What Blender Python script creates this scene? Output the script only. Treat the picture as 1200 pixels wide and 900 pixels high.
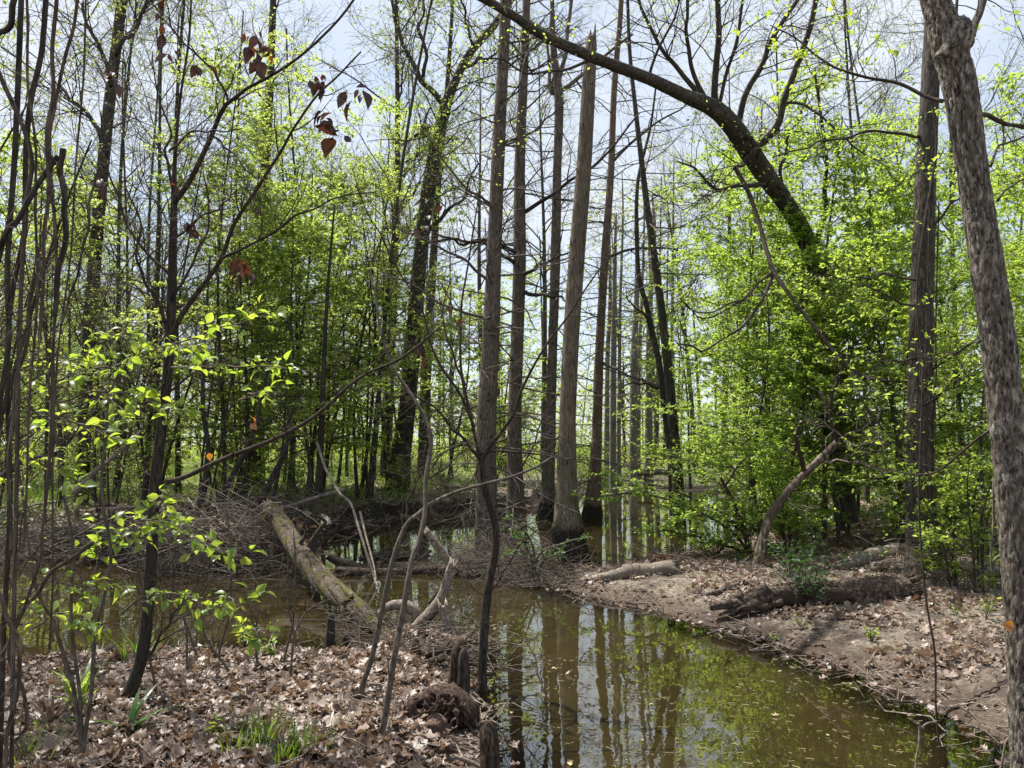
import bpy, math, random
import numpy as np
from mathutils import Vector

for o in list(bpy.data.objects):
    bpy.data.objects.remove(o)
SC = bpy.context.scene
COL = SC.collection
rng = np.random.default_rng(11)
random.seed(11)
R = math.radians

# ------------------------------------------------------------------ camera
H, F, HY = 1.9, 901.0, 520.0                  # eye height, focal length and horizon row of the 1200 x 900 photograph
PITCH = math.atan((HY - 450.0) / F)
cam = bpy.data.cameras.new('camera'); cam_o = bpy.data.objects.new('camera', cam); COL.objects.link(cam_o)
cam.sensor_width = 36.0; cam.lens = 36.0 * F / 1200.0
cam.clip_start = 0.05; cam.clip_end = 3000.0
cam_o.location = (0, 0, H); cam_o.rotation_euler = (R(90) + PITCH, 0, 0)
SC.camera = cam_o

# ------------------------------------------------------------------ light
SUN_EL, SUN_AZ = R(63), R(-54)                 # azimuth clockwise from the viewing direction (+Y)
sun = bpy.data.lights.new('sun', 'SUN'); sun.energy = 5.0; sun.angle = R(0.53); sun.color = (1.0, 0.94, 0.84)
sun_o = bpy.data.objects.new('sun', sun); COL.objects.link(sun_o)
sd_ = Vector((math.sin(SUN_AZ) * math.cos(SUN_EL), math.cos(SUN_AZ) * math.cos(SUN_EL), math.sin(SUN_EL)))
sun_o.rotation_euler = sd_.to_track_quat('Z', 'Y').to_euler(); sun_o.location = (20, 10, 60)
w = bpy.data.worlds.new('World'); SC.world = w; w.use_nodes = True
nt = w.node_tree; nt.nodes.clear()
sky = nt.nodes.new('ShaderNodeTexSky'); sky.sky_type = 'NISHITA'; sky.sun_disc = False
sky.sun_elevation = SUN_EL; sky.sun_rotation = SUN_AZ; sky.dust_density = 1.2
tc = nt.nodes.new('ShaderNodeTexCoord'); mp = nt.nodes.new('ShaderNodeMapping'); mp.inputs['Scale'].default_value = (1.0, 1.0, 2.2)
ns = nt.nodes.new('ShaderNodeTexNoise'); ns.inputs['Scale'].default_value = 2.6; ns.inputs['Detail'].default_value = 7; ns.inputs['Roughness'].default_value = .58
rp = nt.nodes.new('ShaderNodeValToRGB'); rp.color_ramp.elements[0].position = .36; rp.color_ramp.elements[1].position = .62
rp.color_ramp.elements[0].color = (.45, .45, .45, 1); rp.color_ramp.elements[1].color = (1, 1, 1, 1)
mx = nt.nodes.new('ShaderNodeMix'); mx.data_type = 'RGBA'
mx.inputs['B'].default_value = (4.35, 4.7, 5.15, 1)
bg = nt.nodes.new('ShaderNodeBackground'); bg.inputs['Strength'].default_value = 0.1
wo = nt.nodes.new('ShaderNodeOutputWorld')
L = nt.links.new
L(tc.outputs['Generated'], mp.inputs['Vector']); L(mp.outputs[0], ns.inputs['Vector']); L(ns.outputs[0], rp.inputs['Fac'])
L(rp.outputs['Color'], mx.inputs['Factor']); L(sky.outputs[0], mx.inputs['A']); L(mx.outputs['Result'], bg.inputs['Color']); L(bg.outputs[0], wo.inputs['Surface'])
SC.view_settings.view_transform = 'Standard'; SC.view_settings.look = 'None'
SC.view_settings.exposure = 1.02; SC.view_settings.gamma = 1.0; SC.view_settings.use_curve_mapping = False
SC.render.engine = 'CYCLES'
cy = SC.cycles
cy.max_bounces = 9; cy.diffuse_bounces = 6; cy.glossy_bounces = 3; cy.transmission_bounces = 3; cy.transparent_max_bounces = 6
cy.use_denoising = True; cy.caustics_reflective = False; cy.caustics_refractive = False
cy.sample_clamp_indirect = 6.0

# ------------------------------------------------------------------ maths helpers
cp, sp_ = math.cos(PITCH), math.sin(PITCH)
def ray(px, py):
    x, v = (px - 600.0) / F, (450.0 - py) / F
    return np.array([x, cp - v * sp_, sp_ + v * cp])
def P(px, py, d):                             # point of the photograph's pixel at distance d along the ground (world y)
    r = ray(px, py); return np.array([0, 0, H]) + r * (d / r[1])
def G(px, py, z=0.0):                         # point of that pixel at height z
    r = ray(px, py); return np.array([0, 0, H]) + r * ((z - H) / r[2])

def nrm(a):
    return a / np.maximum(np.linalg.norm(a, axis=-1, keepdims=True), 1e-9)
def _h(i, j, k):
    with np.errstate(over='ignore'):
        n = i.astype(np.uint32) * np.uint32(374761393) + j.astype(np.uint32) * np.uint32(668265263) + k.astype(np.uint32) * np.uint32(2246822519)
        n = (n ^ (n >> np.uint32(13))) * np.uint32(1274126177)
        n = n ^ (n >> np.uint32(16))
    return n.astype(np.float64) / 4294967295.0
def noise(p):
    p = np.asarray(p, float); f = np.floor(p); i = f.astype(np.int64); t = p - f; t = t * t * (3 - 2 * t)
    out = 0
    for a in (0, 1):
        for b in (0, 1):
            for c in (0, 1):
                wgt = (t[..., 0] if a else 1 - t[..., 0]) * (t[..., 1] if b else 1 - t[..., 1]) * (t[..., 2] if c else 1 - t[..., 2])
                out = out + wgt * _h(i[..., 0] + a, i[..., 1] + b, i[..., 2] + c)
    return out
def fbm(p, o=4):
    p = np.asarray(p, float); s, a, t = 0, .5, 0
    for k in range(o):
        s = s + a * noise(p * 2 ** k + 17.3 * k); t += a; a *= .5
    return s / t
def sstep(a, b, x):
    t = np.clip((x - a) / (b - a), 0, 1); return t * t * (3 - 2 * t)
def cr(pts, n):                               # Catmull-Rom resampling
    p = np.asarray(pts, float)
    if len(p) == 2:
        t = np.linspace(0, 1, n)[:, None]; return p[0] * (1 - t) + p[1] * t
    q = np.vstack([2 * p[0] - p[1], p, 2 * p[-1] - p[-2]])
    u = np.linspace(0, len(p) - 1, n); i = np.minimum(u.astype(int), len(p) - 2); t = (u - i)[:, None]
    a, b, c, d = q[i], q[i + 1], q[i + 2], q[i + 3]
    return .5 * (2 * b + (c - a) * t + (2 * a - 5 * b + 4 * c - d) * t ** 2 + (3 * b - a - 3 * c + d) * t ** 3)

# ------------------------------------------------------------------ mesh builder
class MB:
    def __init__(s): s.v, s.q, s.t, s.a, s.n = [], [], [], [], 0
    def add(s, v, q=None, t=None, a=None):
        v = np.asarray(v, float).reshape(-1, 3)
        s.v.append(v); s.a.append(np.full(len(v), .5) if a is None else np.asarray(a, float).reshape(-1))
        if q is not None and len(q): s.q.append(np.asarray(q, np.int64).reshape(-1, 4) + s.n)
        if t is not None and len(t): s.t.append(np.asarray(t, np.int64).reshape(-1, 3) + s.n)
        s.n += len(v)
    def build(s, name, m, parent=None, smooth=True):
        v = np.vstack(s.v) if s.v else np.zeros((0, 3))
        if parent is not None: v = v - np.array(parent['_o'])
        q = np.vstack(s.q) if s.q else np.zeros((0, 4), np.int64); t = np.vstack(s.t) if s.t else np.zeros((0, 3), np.int64)
        me = bpy.data.meshes.new(name)
        me.vertices.add(len(v)); me.vertices.foreach_set('co', v.astype(np.float32).ravel())
        lv = np.concatenate([q.ravel(), t.ravel()]).astype(np.int32)
        me.loops.add(len(lv)); me.loops.foreach_set('vertex_index', lv)
        tot = np.concatenate([np.full(len(q), 4), np.full(len(t), 3)]).astype(np.int32)
        me.polygons.add(len(tot)); st = np.concatenate([[0], np.cumsum(tot)[:-1]]).astype(np.int32)
        me.polygons.foreach_set('loop_start', st); me.polygons.foreach_set('loop_total', tot)
        me.polygons.foreach_set('use_smooth', np.full(len(tot), smooth))
        at = me.attributes.new('var', 'FLOAT', 'POINT'); at.data.foreach_set('value', np.concatenate(s.a).astype(np.float32))
        me.update(calc_edges=True); me.validate()
        me.materials.append(m)
        o = bpy.data.objects.new(name, me); COL.objects.link(o)
        if parent is not None: o.parent = parent
        return o

def tubes(mb, Pt, Rd, S=4, caps=False, a=None, disp=None, jag=0.):
    Pt = np.asarray(Pt, float); Rd = np.asarray(Rd, float)
    if Pt.ndim == 2: Pt, Rd = Pt[None], Rd[None]
    K, N, _ = Pt.shape
    if K == 0: return
    T = nrm(np.gradient(Pt, axis=1)); m = nrm(T.mean(1))
    ref = np.eye(3)[np.argmin(np.abs(m), axis=1)][:, None, :]
    U = nrm(ref - (ref * T).sum(-1, keepdims=True) * T); V = np.cross(T, U)
    th = np.linspace(0, 2 * np.pi, S, endpoint=False)
    D = np.cos(th)[:, None] * U[:, :, None, :] + np.sin(th)[:, None] * V[:, :, None, :]
    rr = np.repeat(Rd[:, :, None], S, axis=2)
    cav = None
    if disp is not None: rr, cav = disp(Pt, rr, D, th)
    X = Pt[:, :, None, :] + rr[..., None] * D
    if jag:                                    # splintered ends
        for e, sg in ((0, -1), (-1, 1)): X[:, e] += sg * T[:, e][:, None, :] * (rr[:, e, :, None] * jag * (rng.random((K, S, 1)) ** 2 * 1.6 - .2))
    idx = np.arange(K * N * S).reshape(K, N, S); nx = np.roll(idx, -1, axis=2)
    q = np.stack([idx[:, :-1], nx[:, :-1], nx[:, 1:], idx[:, 1:]], -1).reshape(-1, 4)
    av = (None if cav is None else cav.reshape(-1)) if a is None else np.repeat(np.asarray(a, float), N * S)
    if caps:
        c = np.concatenate([Pt[:, 0] + T[:, 0] * Rd[:, :1] * jag * .5, Pt[:, -1] - T[:, -1] * Rd[:, -1:] * jag * .5]); ci = K * N * S + np.arange(2 * K)
        t = []
        for k in range(K):
            for j in range(S):
                t.append((idx[k, 0, (j + 1) % S], idx[k, 0, j], ci[k])); t.append((idx[k, -1, j], idx[k, -1, (j + 1) % S], ci[K + k]))
        mb.add(np.vstack([X.reshape(-1, 3), c]), q, t, None if av is None else np.concatenate([av, np.full(2 * K, .5)]))
    else:
        mb.add(X.reshape(-1, 3), q, None, av)

def barked(amp, k, stretch=.16, oct=3, flute=0, flute_h=1.0, z0=0.0):   # radial relief for a trunk: ridged, stretched along the stem
    def f(Pt, rr, D, th):
        s = np.concatenate([[0], np.cumsum(np.linalg.norm(np.diff(Pt[0], axis=0), axis=1))])
        r0 = rr.mean()
        X = np.stack([D[..., 0] * r0 * k, D[..., 1] * r0 * k, np.broadcast_to(s[None, :, None] * k * stretch, rr.shape) + D[..., 2] * r0 * k], -1)
        n = fbm(X + 31.7, oct); n2 = fbm(X * 2.3 + 77.1, 2); rid = .62 * np.minimum(1, np.abs(2 * n - 1) * 4.5) + .3 * np.minimum(1, np.abs(2 * n2 - 1) * 4) - .35
        big = fbm(X * .16 + 5.1, 2) - .5
        g = 1 + amp * rid + amp * 1.2 * big
        if flute:
            hh = np.exp(-s / flute_h)[None, :, None]
            g = g + flute * hh * (fbm(np.stack([D[..., 0] * 2.1, D[..., 1] * 2.1, np.broadcast_to(s[None, :, None] * .25, rr.shape)], -1) + z0, 2) - .45) * 2
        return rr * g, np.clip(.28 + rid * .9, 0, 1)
    return f

def spawn(Pt, Rd, n, t0, t1, Ln, ang, grav=0., wig=.12, npts=5, rfac=.6, rmin=.0015, flat=0., taper=.5, rmax=9., up=0.):
    K, N, _ = Pt.shape
    if K == 0 or n == 0: return np.zeros((0, npts, 3)), np.zeros((0, npts))
    pk = np.repeat(np.arange(K), n); M = len(pk)
    t = (np.tile(np.arange(n), K) + rng.random(M)) / n * (t1 - t0) + t0
    u = np.clip(t * (N - 1), 0, N - 1.001); i = u.astype(int); f = (u - i)[:, None]
    A, B = Pt[pk, i], Pt[pk, i + 1]
    pos = A * (1 - f) + B * f; tan = nrm(B - A); r = Rd[pk, i] * (1 - f[:, 0]) + Rd[pk, i + 1] * f[:, 0]
    rv = rng.normal(size=(M, 3)); rv[:, 2] = rv[:, 2] * (1 - flat) + up
    pp = nrm(rv - (rv * tan).sum(1, keepdims=True) * tan)
    if flat > .7: pp[:, 2] *= (1 - flat); pp = nrm(pp)
    an = np.radians(ang + rng.normal(size=M) * ang * .18)[:, None]
    d = nrm(np.cos(an) * tan + np.sin(an) * pp)
    ln = Ln * rng.uniform(.55, 1.25, M) * (1 - taper * (t - t0) / max(t1 - t0, 1e-6))
    out = np.zeros((M, npts, 3)); out[:, 0] = pos; st = (ln / (npts - 1))[:, None]
    for j in range(1, npts):
        d = nrm(d + rng.normal(size=(M, 3)) * wig + np.array([0, 0, grav]))
        out[:, j] = out[:, j - 1] + d * st
    r0 = np.minimum(np.minimum(r * rfac, rmax), ln * .03 + .002)
    rr = r0[:, None] * np.linspace(1, .25, npts)[None]
    return out, np.maximum(rr, rmin)

def along(Pt, n, t0=0., t1=1.):               # n random points on each path, with tangents
    K, N, _ = Pt.shape
    if K == 0: return np.zeros((0, 3)), np.zeros((0, 3))
    pk = np.repeat(np.arange(K), n); u = np.clip(rng.uniform(t0, t1, len(pk)) * (N - 1), 0, N - 1.001); i = u.astype(int); f = (u - i)[:, None]
    A, B = Pt[pk, i], Pt[pk, i + 1]
    return A * (1 - f) + B * f, nrm(B - A)

def leaves(mb, pos, tan, size, up=1.0, spread=.9, droop=-.15, fine=False, wid=.3, jitter=.35):
    M = len(pos)
    if M == 0: return
    d = nrm(tan * .6 + rng.normal(size=(M, 3)) * spread * np.array([1, 1, .5]) + np.array([0, 0, droop]))
    n0 = nrm(np.array([0, 0, up]) + rng.normal(size=(M, 3)) * .55)
    s = nrm(np.cross(d, n0)); n = np.cross(s, d)
    l = (size * rng.uniform(1 - jitter, 1 + jitter, M))[:, None]
    w_ = l * wid * rng.uniform(.8, 1.2, M)[:, None]; var = rng.random(M)
    if not fine:
        v = np.stack([pos, pos + d * l * .45 + s * w_ + n * w_ * .35, pos + d * l, pos + d * l * .45 - s * w_ + n * w_ * .35], 1)
        b = np.arange(M)[:, None] * 4
        mb.add(v.reshape(-1, 3), None, np.concatenate([b + [0, 1, 2], b + [0, 2, 3]]), np.repeat(var, 4))
    else:                                      # pointed oval blade on a stalk, folded along its midrib and drooping at the tip
        st = [(0, .0, 0), (.12, .12, 0), (.3, .85, .02), (.5, 1.0, .02), (.72, .68, -.03), (.9, .24, -.10), (1.0, .0, -.15)]
        mid = [pos + d * l * t + n * l * z for t, ww, z in st]
        Lf = [m_ + s * w_ * ww + n * w_ * ww * .35 for m_, (t, ww, z) in zip(mid, st)]
        Rt = [m_ - s * w_ * ww + n * w_ * ww * .35 for m_, (t, ww, z) in zip(mid, st)]
        v = np.stack(mid + Lf + Rt, 1); k = len(st); b = np.arange(M)[:, None] * (3 * k)
        q = []
        for j in range(k - 1):
            q.append(b + [j, k + j, k + j + 1, j + 1]); q.append(b + [j, j + 1, 2 * k + j + 1, 2 * k + j])
        mb.add(v.reshape(-1, 3), np.concatenate(q), None, np.repeat(var, 3 * k))

# ------------------------------------------------------------------ object helpers
def thing(name, label, cat, loc, group=None):
    o = bpy.data.objects.new(name, None); COL.objects.link(o); o.empty_display_size = .2
    o.location = tuple(float(c) for c in loc); o['_o'] = [float(c) for c in loc]
    o['label'] = label; o['category'] = cat
    if group: o['group'] = group
    return o
def tag(o, label=None, cat=None, group=None, kind=None):
    if label: o['label'] = label
    if cat: o['category'] = cat
    if group: o['group'] = group
    if kind: o['kind'] = kind
    return o
def dup(root, loc, rz, sc=1.0, label=None, group=None, tilt=(0, 0)):
    r = root.copy(); COL.objects.link(r); r.location = tuple(float(c) for c in loc); r.rotation_euler = (tilt[0], tilt[1], rz); r.scale = (sc, sc, sc)
    if label: r['label'] = label
    if group: r['group'] = group
    for ch in list(root.children):
        c = ch.copy(); COL.objects.link(c); c.parent = r
        for g in ch.children:
            e = g.copy(); COL.objects.link(e); e.parent = c
    return r
def kill(root):
    for ch in list(root.children): bpy.data.objects.remove(ch)
    bpy.data.objects.remove(root)

# ------------------------------------------------------------------ materials
def newmat(name):
    m = bpy.data.materials.new(name); m.use_nodes = True; t = m.node_tree; t.nodes.clear()
    out = t.nodes.new('ShaderNodeOutputMaterial')
    return m, t, out
def nd(t, typ, **kw):
    n = t.nodes.new(typ)
    for k, v in kw.items():
        if k in n.inputs: n.inputs[k].default_value = v
        else: setattr(n, k, v)
    return n
def ramp(t, fac, cols):
    r = t.nodes.new('ShaderNodeValToRGB'); e = r.color_ramp.elements
    while len(e) < len(cols): e.new(.5)
    for x, (p, c) in zip(e, cols): x.position = p; x.color = (*c, 1)
    t.links.new(fac, r.inputs['Fac']); return r.outputs['Color']
def mixc(t, fac, a, b):
    m = t.nodes.new('ShaderNodeMix'); m.data_type = 'RGBA'
    for k, v in (('Factor', fac), ('A', a), ('B', b)):
        if isinstance(v, (tuple, float, int)): m.inputs[k].default_value = (*v, 1) if isinstance(v, tuple) else v
        else: t.links.new(v, m.inputs[k])
    return m.outputs['Result']
def coords(t, scale=(1, 1, 1), src='Object'):
    c = t.nodes.new('ShaderNodeTexCoord'); m = t.nodes.new('ShaderNodeMapping'); m.inputs['Scale'].default_value = scale
    t.links.new(c.outputs[src], m.inputs['Vector']); return m.outputs[0]
def tnoise(t, vec, scale, detail=4, rough=.55):
    n = nd(t, 'ShaderNodeTexNoise', Scale=scale, Detail=detail, Roughness=rough); t.links.new(vec, n.inputs['Vector']); return n.outputs[0]
def mrange(t, val, a, b):
    m = t.nodes.new('ShaderNodeMapRange'); m.interpolation_type = 'SMOOTHSTEP'
    m.inputs['From Min'].default_value = a; m.inputs['From Max'].default_value = b
    t.links.new(val, m.inputs['Value']); return m.outputs[0]

def bark_mat(name, dark, mid, light, k=60., stretch=.14, moss=None, moss_amt=(.55, .7), lichen=None, lich_amt=(.62, .68), stain=None, bump=.5):
    m, t, out = newmat(name); ln = t.links.new
    v = coords(t, (1, 1, stretch)); v1 = coords(t)
    n1 = tnoise(t, v, k, 6, .62); n2 = tnoise(t, v1, 3.1, 4)
    col = ramp(t, n1, [(.36, dark), (.5, mid), (.65, light)])
    col = mixc(t, mrange(t, n2, .35, .72), col, tuple(c * .72 for c in mid))
    if lichen:
        nl = tnoise(t, v1, 9., 5, .65); col = mixc(t, mrange(t, nl, *lich_amt), col, lichen)
    if moss:
        nm = tnoise(t, v1, 4.3, 6, .7); col = mixc(t, mrange(t, nm, *moss_amt), col, moss)
    if stain:                                  # the dark tide mark left by high water
        s = t.nodes.new('ShaderNodeSeparateXYZ'); ln(v1, s.inputs[0])
        wob = nd(t, 'ShaderNodeMath', operation='MULTIPLY_ADD'); ln(tnoise(t, v1, 14., 3), wob.inputs[0]); wob.inputs[1].default_value = -.35; ln(s.outputs['Z'], wob.inputs[2])
        col = mixc(t, mrange(t, wob.outputs[0], stain - .06, stain - .22), col, (.022, .018, .014))
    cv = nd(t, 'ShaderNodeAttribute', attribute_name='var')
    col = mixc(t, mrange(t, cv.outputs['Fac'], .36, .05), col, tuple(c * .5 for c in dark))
    b = nd(t, 'ShaderNodeBsdfPrincipled', Roughness=.88); b.inputs['Specular IOR Level'].default_value = .2
    bp = nd(t, 'ShaderNodeBump', Strength=bump, Distance=.02); ln(n1, bp.inputs['Height'])
    ln(col, b.inputs['Base Color']); ln(bp.outputs[0], b.inputs['Normal']); ln(b.outputs[0], out.inputs['Surface'])
    return m
def leaf_mat(name, cols, tcols, tf=.5, gloss=.06, src='var', rough=.4):
    m, t, out = newmat(name); ln = t.links.new
    a = nd(t, 'ShaderNodeAttribute', attribute_name='var')
    oi = t.nodes.new('ShaderNodeObjectInfo')
    ad = nd(t, 'ShaderNodeMath', operation='MULTIPLY_ADD'); ln(oi.outputs['Random'], ad.inputs[0]); ad.inputs[1].default_value = .34; 
    sb = nd(t, 'ShaderNodeMath', operation='MULTIPLY'); ln(a.outputs['Fac'], sb.inputs[0]); sb.inputs[1].default_value = .66; ln(sb.outputs[0], ad.inputs[2])
    k = len(cols)
    c1 = ramp(t, ad.outputs[0], [(i / (k - 1), c) for i, c in enumerate(cols)])
    c2 = ramp(t, ad.outputs[0], [(i / (k - 1), c) for i, c in enumerate(tcols)])
    d = nd(t, 'ShaderNodeBsdfDiffuse'); tr = nd(t, 'ShaderNodeBsdfTranslucent'); ln(c1, d.inputs['Color']); ln(c2, tr.inputs['Color'])
    x = nd(t, 'ShaderNodeMixShader', Fac=tf); ln(d.outputs[0], x.inputs[1]); ln(tr.outputs[0], x.inputs[2])
    g = nd(t, 'ShaderNodeBsdfGlossy', Roughness=rough); g.inputs['Color'].default_value = (.9, .95, 1, 1)
    y = nd(t, 'ShaderNodeMixShader', Fac=gloss); ln(x.outputs[0], y.inputs[1]); ln(g.outputs[0], y.inputs[2])
    ln(y.outputs[0], out.inputs['Surface']); return m

M = {}
M['cypress'] = bark_mat('cypress bark', (.036, .028, .022), (.112, .09, .071), (.235, .20, .165), 70, .10, moss=(.085, .095, .035), moss_amt=(.6, .8), stain=.55)
M['cypress_red'] = bark_mat('reddish cypress bark', (.05, .034, .026), (.16, .108, .08), (.28, .21, .165), 70, .10, stain=.4)
M['snag'] = bark_mat('weathered snag wood', (.045, .036, .026), (.14, .112, .082), (.27, .23, .175), 85, .05, moss=(.14, .15, .03), moss_amt=(.56, .74), stain=.62, bump=.4)
M['dark'] = bark_mat('dark wet bark', (.014, .011, .009), (.045, .037, .030), (.10, .085, .07), 55, .2, moss=(.05, .062, .02), moss_amt=(.6, .8))
M['oak'] = bark_mat('oak bark', (.018, .015, .012), (.062, .055, .045), (.15, .135, .112), 48, .2, moss=(.075, .09, .025), moss_amt=(.6, .8), bump=.7)
M['plated'] = bark_mat('scaly plated bark', (.020, .016, .013), (.13, .108, .088), (.36, .325, .29), 52, .34, lichen=(.30, .33, .27), lich_amt=(.60, .70), bump=1.0)
M['twig'] = bark_mat('grey brown twig bark', (.05, .04, .033), (.11, .09, .075), (.2, .17, .15), 40, .5, bump=.2)
M['darktwig'] = bark_mat('dark brown twig bark', (.02, .015, .012), (.05, .038, .03), (.09, .07, .056), 40, .5, bump=.2)
M['paletwig'] = bark_mat('pale dead wood', (.06, .05, .04), (.20, .165, .135), (.40, .35, .30), 40, .8, bump=.4)
M['log'] = bark_mat('rotten log wood', (.014, .010, .008), (.075, .054, .041), (.27, .22, .175), 24, 1.0, bump=1.0)
M['mosslog'] = bark_mat('mossy log bark', (.018, .014, .010), (.08, .062, .047), (.23, .185, .145), 34, 1.0, moss=(.07, .066, .012), moss_amt=(.49, .58), bump=1.0)
M['rust'] = bark_mat('wet rusty root wood', (.010, .007, .006), (.055, .037, .028), (.19, .13, .10), 60, .25, bump=1.0)
M['knee'] = bark_mat('reddish knee bark', (.03, .02, .016), (.13, .085, .068), (.30, .22, .18), 70, .25, bump=1.0)
M['vine'] = bark_mat('stringy vine bark', (.03, .022, .017), (.085, .063, .05), (.17, .135, .11), 60, .1, bump=.5)
G1 = [(.075, .125, .018), (.11, .165, .022), (.15, .195, .03)]
M['leaf_near'] = leaf_mat('fresh spring leaf', [(.07, .13, .025), (.11, .18, .03), (.14, .20, .04), (.19, .23, .05)], [(.24, .42, .03), (.40, .56, .05), (.50, .62, .06), (.58, .66, .09)], .55, .03)
M['leaf_right'] = leaf_mat('bright lime spring leaf', [(.08, .14, .026), (.115, .175, .034), (.15, .19, .045)], [(.39, .58, .07), (.47, .64, .085), (.56, .66, .11)], .60, .03)
M['leaf_left'] = leaf_mat('olive spring leaf', [(.08, .135, .034), (.11, .165, .042), (.15, .185, .052)], [(.45, .60, .11), (.53, .66, .13), (.62, .68, .16)], .62, .03)
M['bud'] = leaf_mat('unfolding bud', [(.11, .15, .03), (.15, .18, .04), (.19, .17, .06)], [(.28, .40, .05), (.36, .44, .07), (.42, .36, .1)], .5, .05)
M['feather'] = leaf_mat('feathery cypress needle', [(.05, .12, .012), (.075, .16, .016)], [(.16, .42, .02), (.24, .5, .02)], .5, .05)
M['evergreen'] = leaf_mat('dark glossy leaf', [(.02, .05, .012), (.035, .075, .016)], [(.06, .16, .02), (.09, .22, .02)], .35, .03, rough=.6)
M['dead'] = leaf_mat('dry oak leaf', [(.055, .032, .023), (.13, .085, .062), (.22, .16, .122), (.36, .285, .24)], [(.2, .1, .05), (.3, .18, .1), (.34, .22, .14), (.4, .3, .22)], .22, .05, rough=.5)
M['russet'] = leaf_mat('hanging russet leaf', [(.022, .011, .009), (.04, .017, .012), (.07, .027, .016)], [(.04, .014, .009), (.07, .022, .012), (.20, .06, .02)], .3, .04)
M['orange'] = leaf_mat('orange leaf', [(.35, .12, .02), (.4, .15, .02)], [(.6, .25, .02), (.7, .3, .02)], .45, .05)
M['grass'] = leaf_mat('grass blade', [(.06, .11, .016), (.10, .15, .022), (.16, .17, .05)], [(.16, .32, .02), (.24, .38, .03), (.3, .34, .07)], .45, .05)
M['far'] = leaf_mat('far foliage', [(.09, .135, .025), (.13, .165, .035), (.17, .18, .05)], [(.36, .5, .05), (.45, .56, .07), (.52, .54, .10)], .55, .02)
M['catkin'] = leaf_mat('pale catkin', [(.30, .26, .10), (.5, .45, .24)], [(.4, .36, .2), (.5, .45, .3)], .3, .02)
# ------------------------------------------------------------------ ground, water
SH = [(-500, 850), (-250, 810), (0, 787), (100, 778), (250, 770), (400, 772), (455, 772), (500, 764), (538, 772), (552, 815), (562, 870), (572, 960), (590, 1150), (620, 1500),
      (1350, 1500), (1270, 1050), (1205, 905), (1186, 868), (1100, 830), (1000, 789), (940, 765), (880, 744), (815, 728), (760, 714), (705, 700), (668, 692), (655, 684),
      (690, 674), (745, 664), (775, 658), (815, 650), (845, 640), (872, 625), (885, 608), (880, 592), (830, 578), (770, 572), (715, 572), (675, 578), (640, 590), (590, 600), (520, 606), (460, 609), (410, 619),
      (375, 634), (335, 650), (260, 660), (130, 655), (0, 652), (-200, 655), (-500, 660)]
W = np.array([G(x, y)[:2] for x, y in SH])
MOUNDS = [  # (x0,y0, x1,y1 in the picture's water plane, radius m, height m)
    (395, 672, 470, 664, .30, .05), (470, 664, 560, 668, .32, .07), (560, 668, 612, 672, .55, .16), (612, 680, 660, 684, .22, .06), (655, 682, 740, 672, .25, .09),
    (450, 772, 495, 735, .28, .10), (495, 735, 540, 770, .30, .08)]
MD = [(G(a, b)[:2], G(c, d)[:2], r, h) for a, b, c, d, r, h in MOUNDS]

def segdist(p, a, b):
    ab = b - a; t = np.clip(((p - a) @ ab) / (ab @ ab), 0, 1)
    return np.linalg.norm(p - (a + t[..., None] * ab), axis=-1)
def shore(xy):                                 # signed distance to the shoreline, positive over water
    xy = np.asarray(xy, float); dmin = np.full(xy.shape[0], 1e9); ins = np.zeros(xy.shape[0], bool)
    for k in range(len(W)):
        a, b = W[k], W[(k + 1) % len(W)]
        dmin = np.minimum(dmin, segdist(xy, a, b))
        c = (a[1] > xy[:, 1]) != (b[1] > xy[:, 1])
        xi = (b[0] - a[0]) * (xy[:, 1] - a[1]) / (b[1] - a[1] + 1e-12) + a[0]
        ins ^= c & (xy[:, 0] < xi)
    return np.where(ins, dmin, -dmin)
def gz(x, y):
    x, y = np.broadcast_arrays(np.asarray(x, float), np.asarray(y, float)); sh = x.shape
    xy = np.stack([x.ravel(), y.ravel()], 1); z3 = np.concatenate([xy, np.zeros((len(xy), 1))], 1)
    s = shore(xy) + (fbm(z3 * 1.3, 3) - .5) * .35 * np.clip(xy[:, 1] / 8, .3, 1.6) + (fbm(z3 * 5.5 + 2, 2) - .5) * .16
    steep = sstep(9.2, 10.5, xy[:, 1]) * sstep(1.5, .2, xy[:, 0] - np.maximum(0, xy[:, 1] - 14) * .2)
    nearl = sstep(1.2, .3, xy[:, 0]) * sstep(8.5, 7.5, xy[:, 1])
    d = np.maximum(-s, 0)
    gentle = .10 * (1 - np.exp(-d / .35)) + .25 * (1 - np.exp(-d / 2.2)) + .38 * sstep(2.2, 8, d)
    st = .44 * sstep(0, .55, d) + .22 * sstep(.5, 5, d)
    nl = .24 * sstep(0, .9, d) + .14 * sstep(.6, 4, d)
    land = gentle * (1 - steep) * (1 - nearl) + st * steep * (1 - nearl) + nl * nearl
    land = land + (fbm(z3 * .9 + 3, 4) - .5) * .16 * sstep(.1, 2, d) + (fbm(z3 * 6 + 9, 3) - .5) * .075 * sstep(.02, .5, d) + (fbm(z3 * 19 + 5, 2) - .5) * .03 * sstep(.0, .4, d)
    land = land + (fbm(z3 * .07 + 40, 3) - .5) * 1.2 * sstep(18, 60, d)
    bed = -.02 - .5 * sstep(0, 2.2, s) + (fbm(z3 * 2.3, 3) - .5) * .05
    z = np.where(s > 0, bed, land)
    for a, b, r, h in MD:
        q = segdist(xy, a, b) + (fbm(z3 * 3.1 + 7, 3) - .5) * .3
        z = np.maximum(z, (h + .12) * (1 - sstep(.1, 1.5, q / r)) - .12 + (fbm(z3 * 8, 2) - .5) * .03)
    return z.reshape(sh)
def gp(x, y, dz=0.): return np.array([x, y, float(gz(x, y)) + dz])
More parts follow.
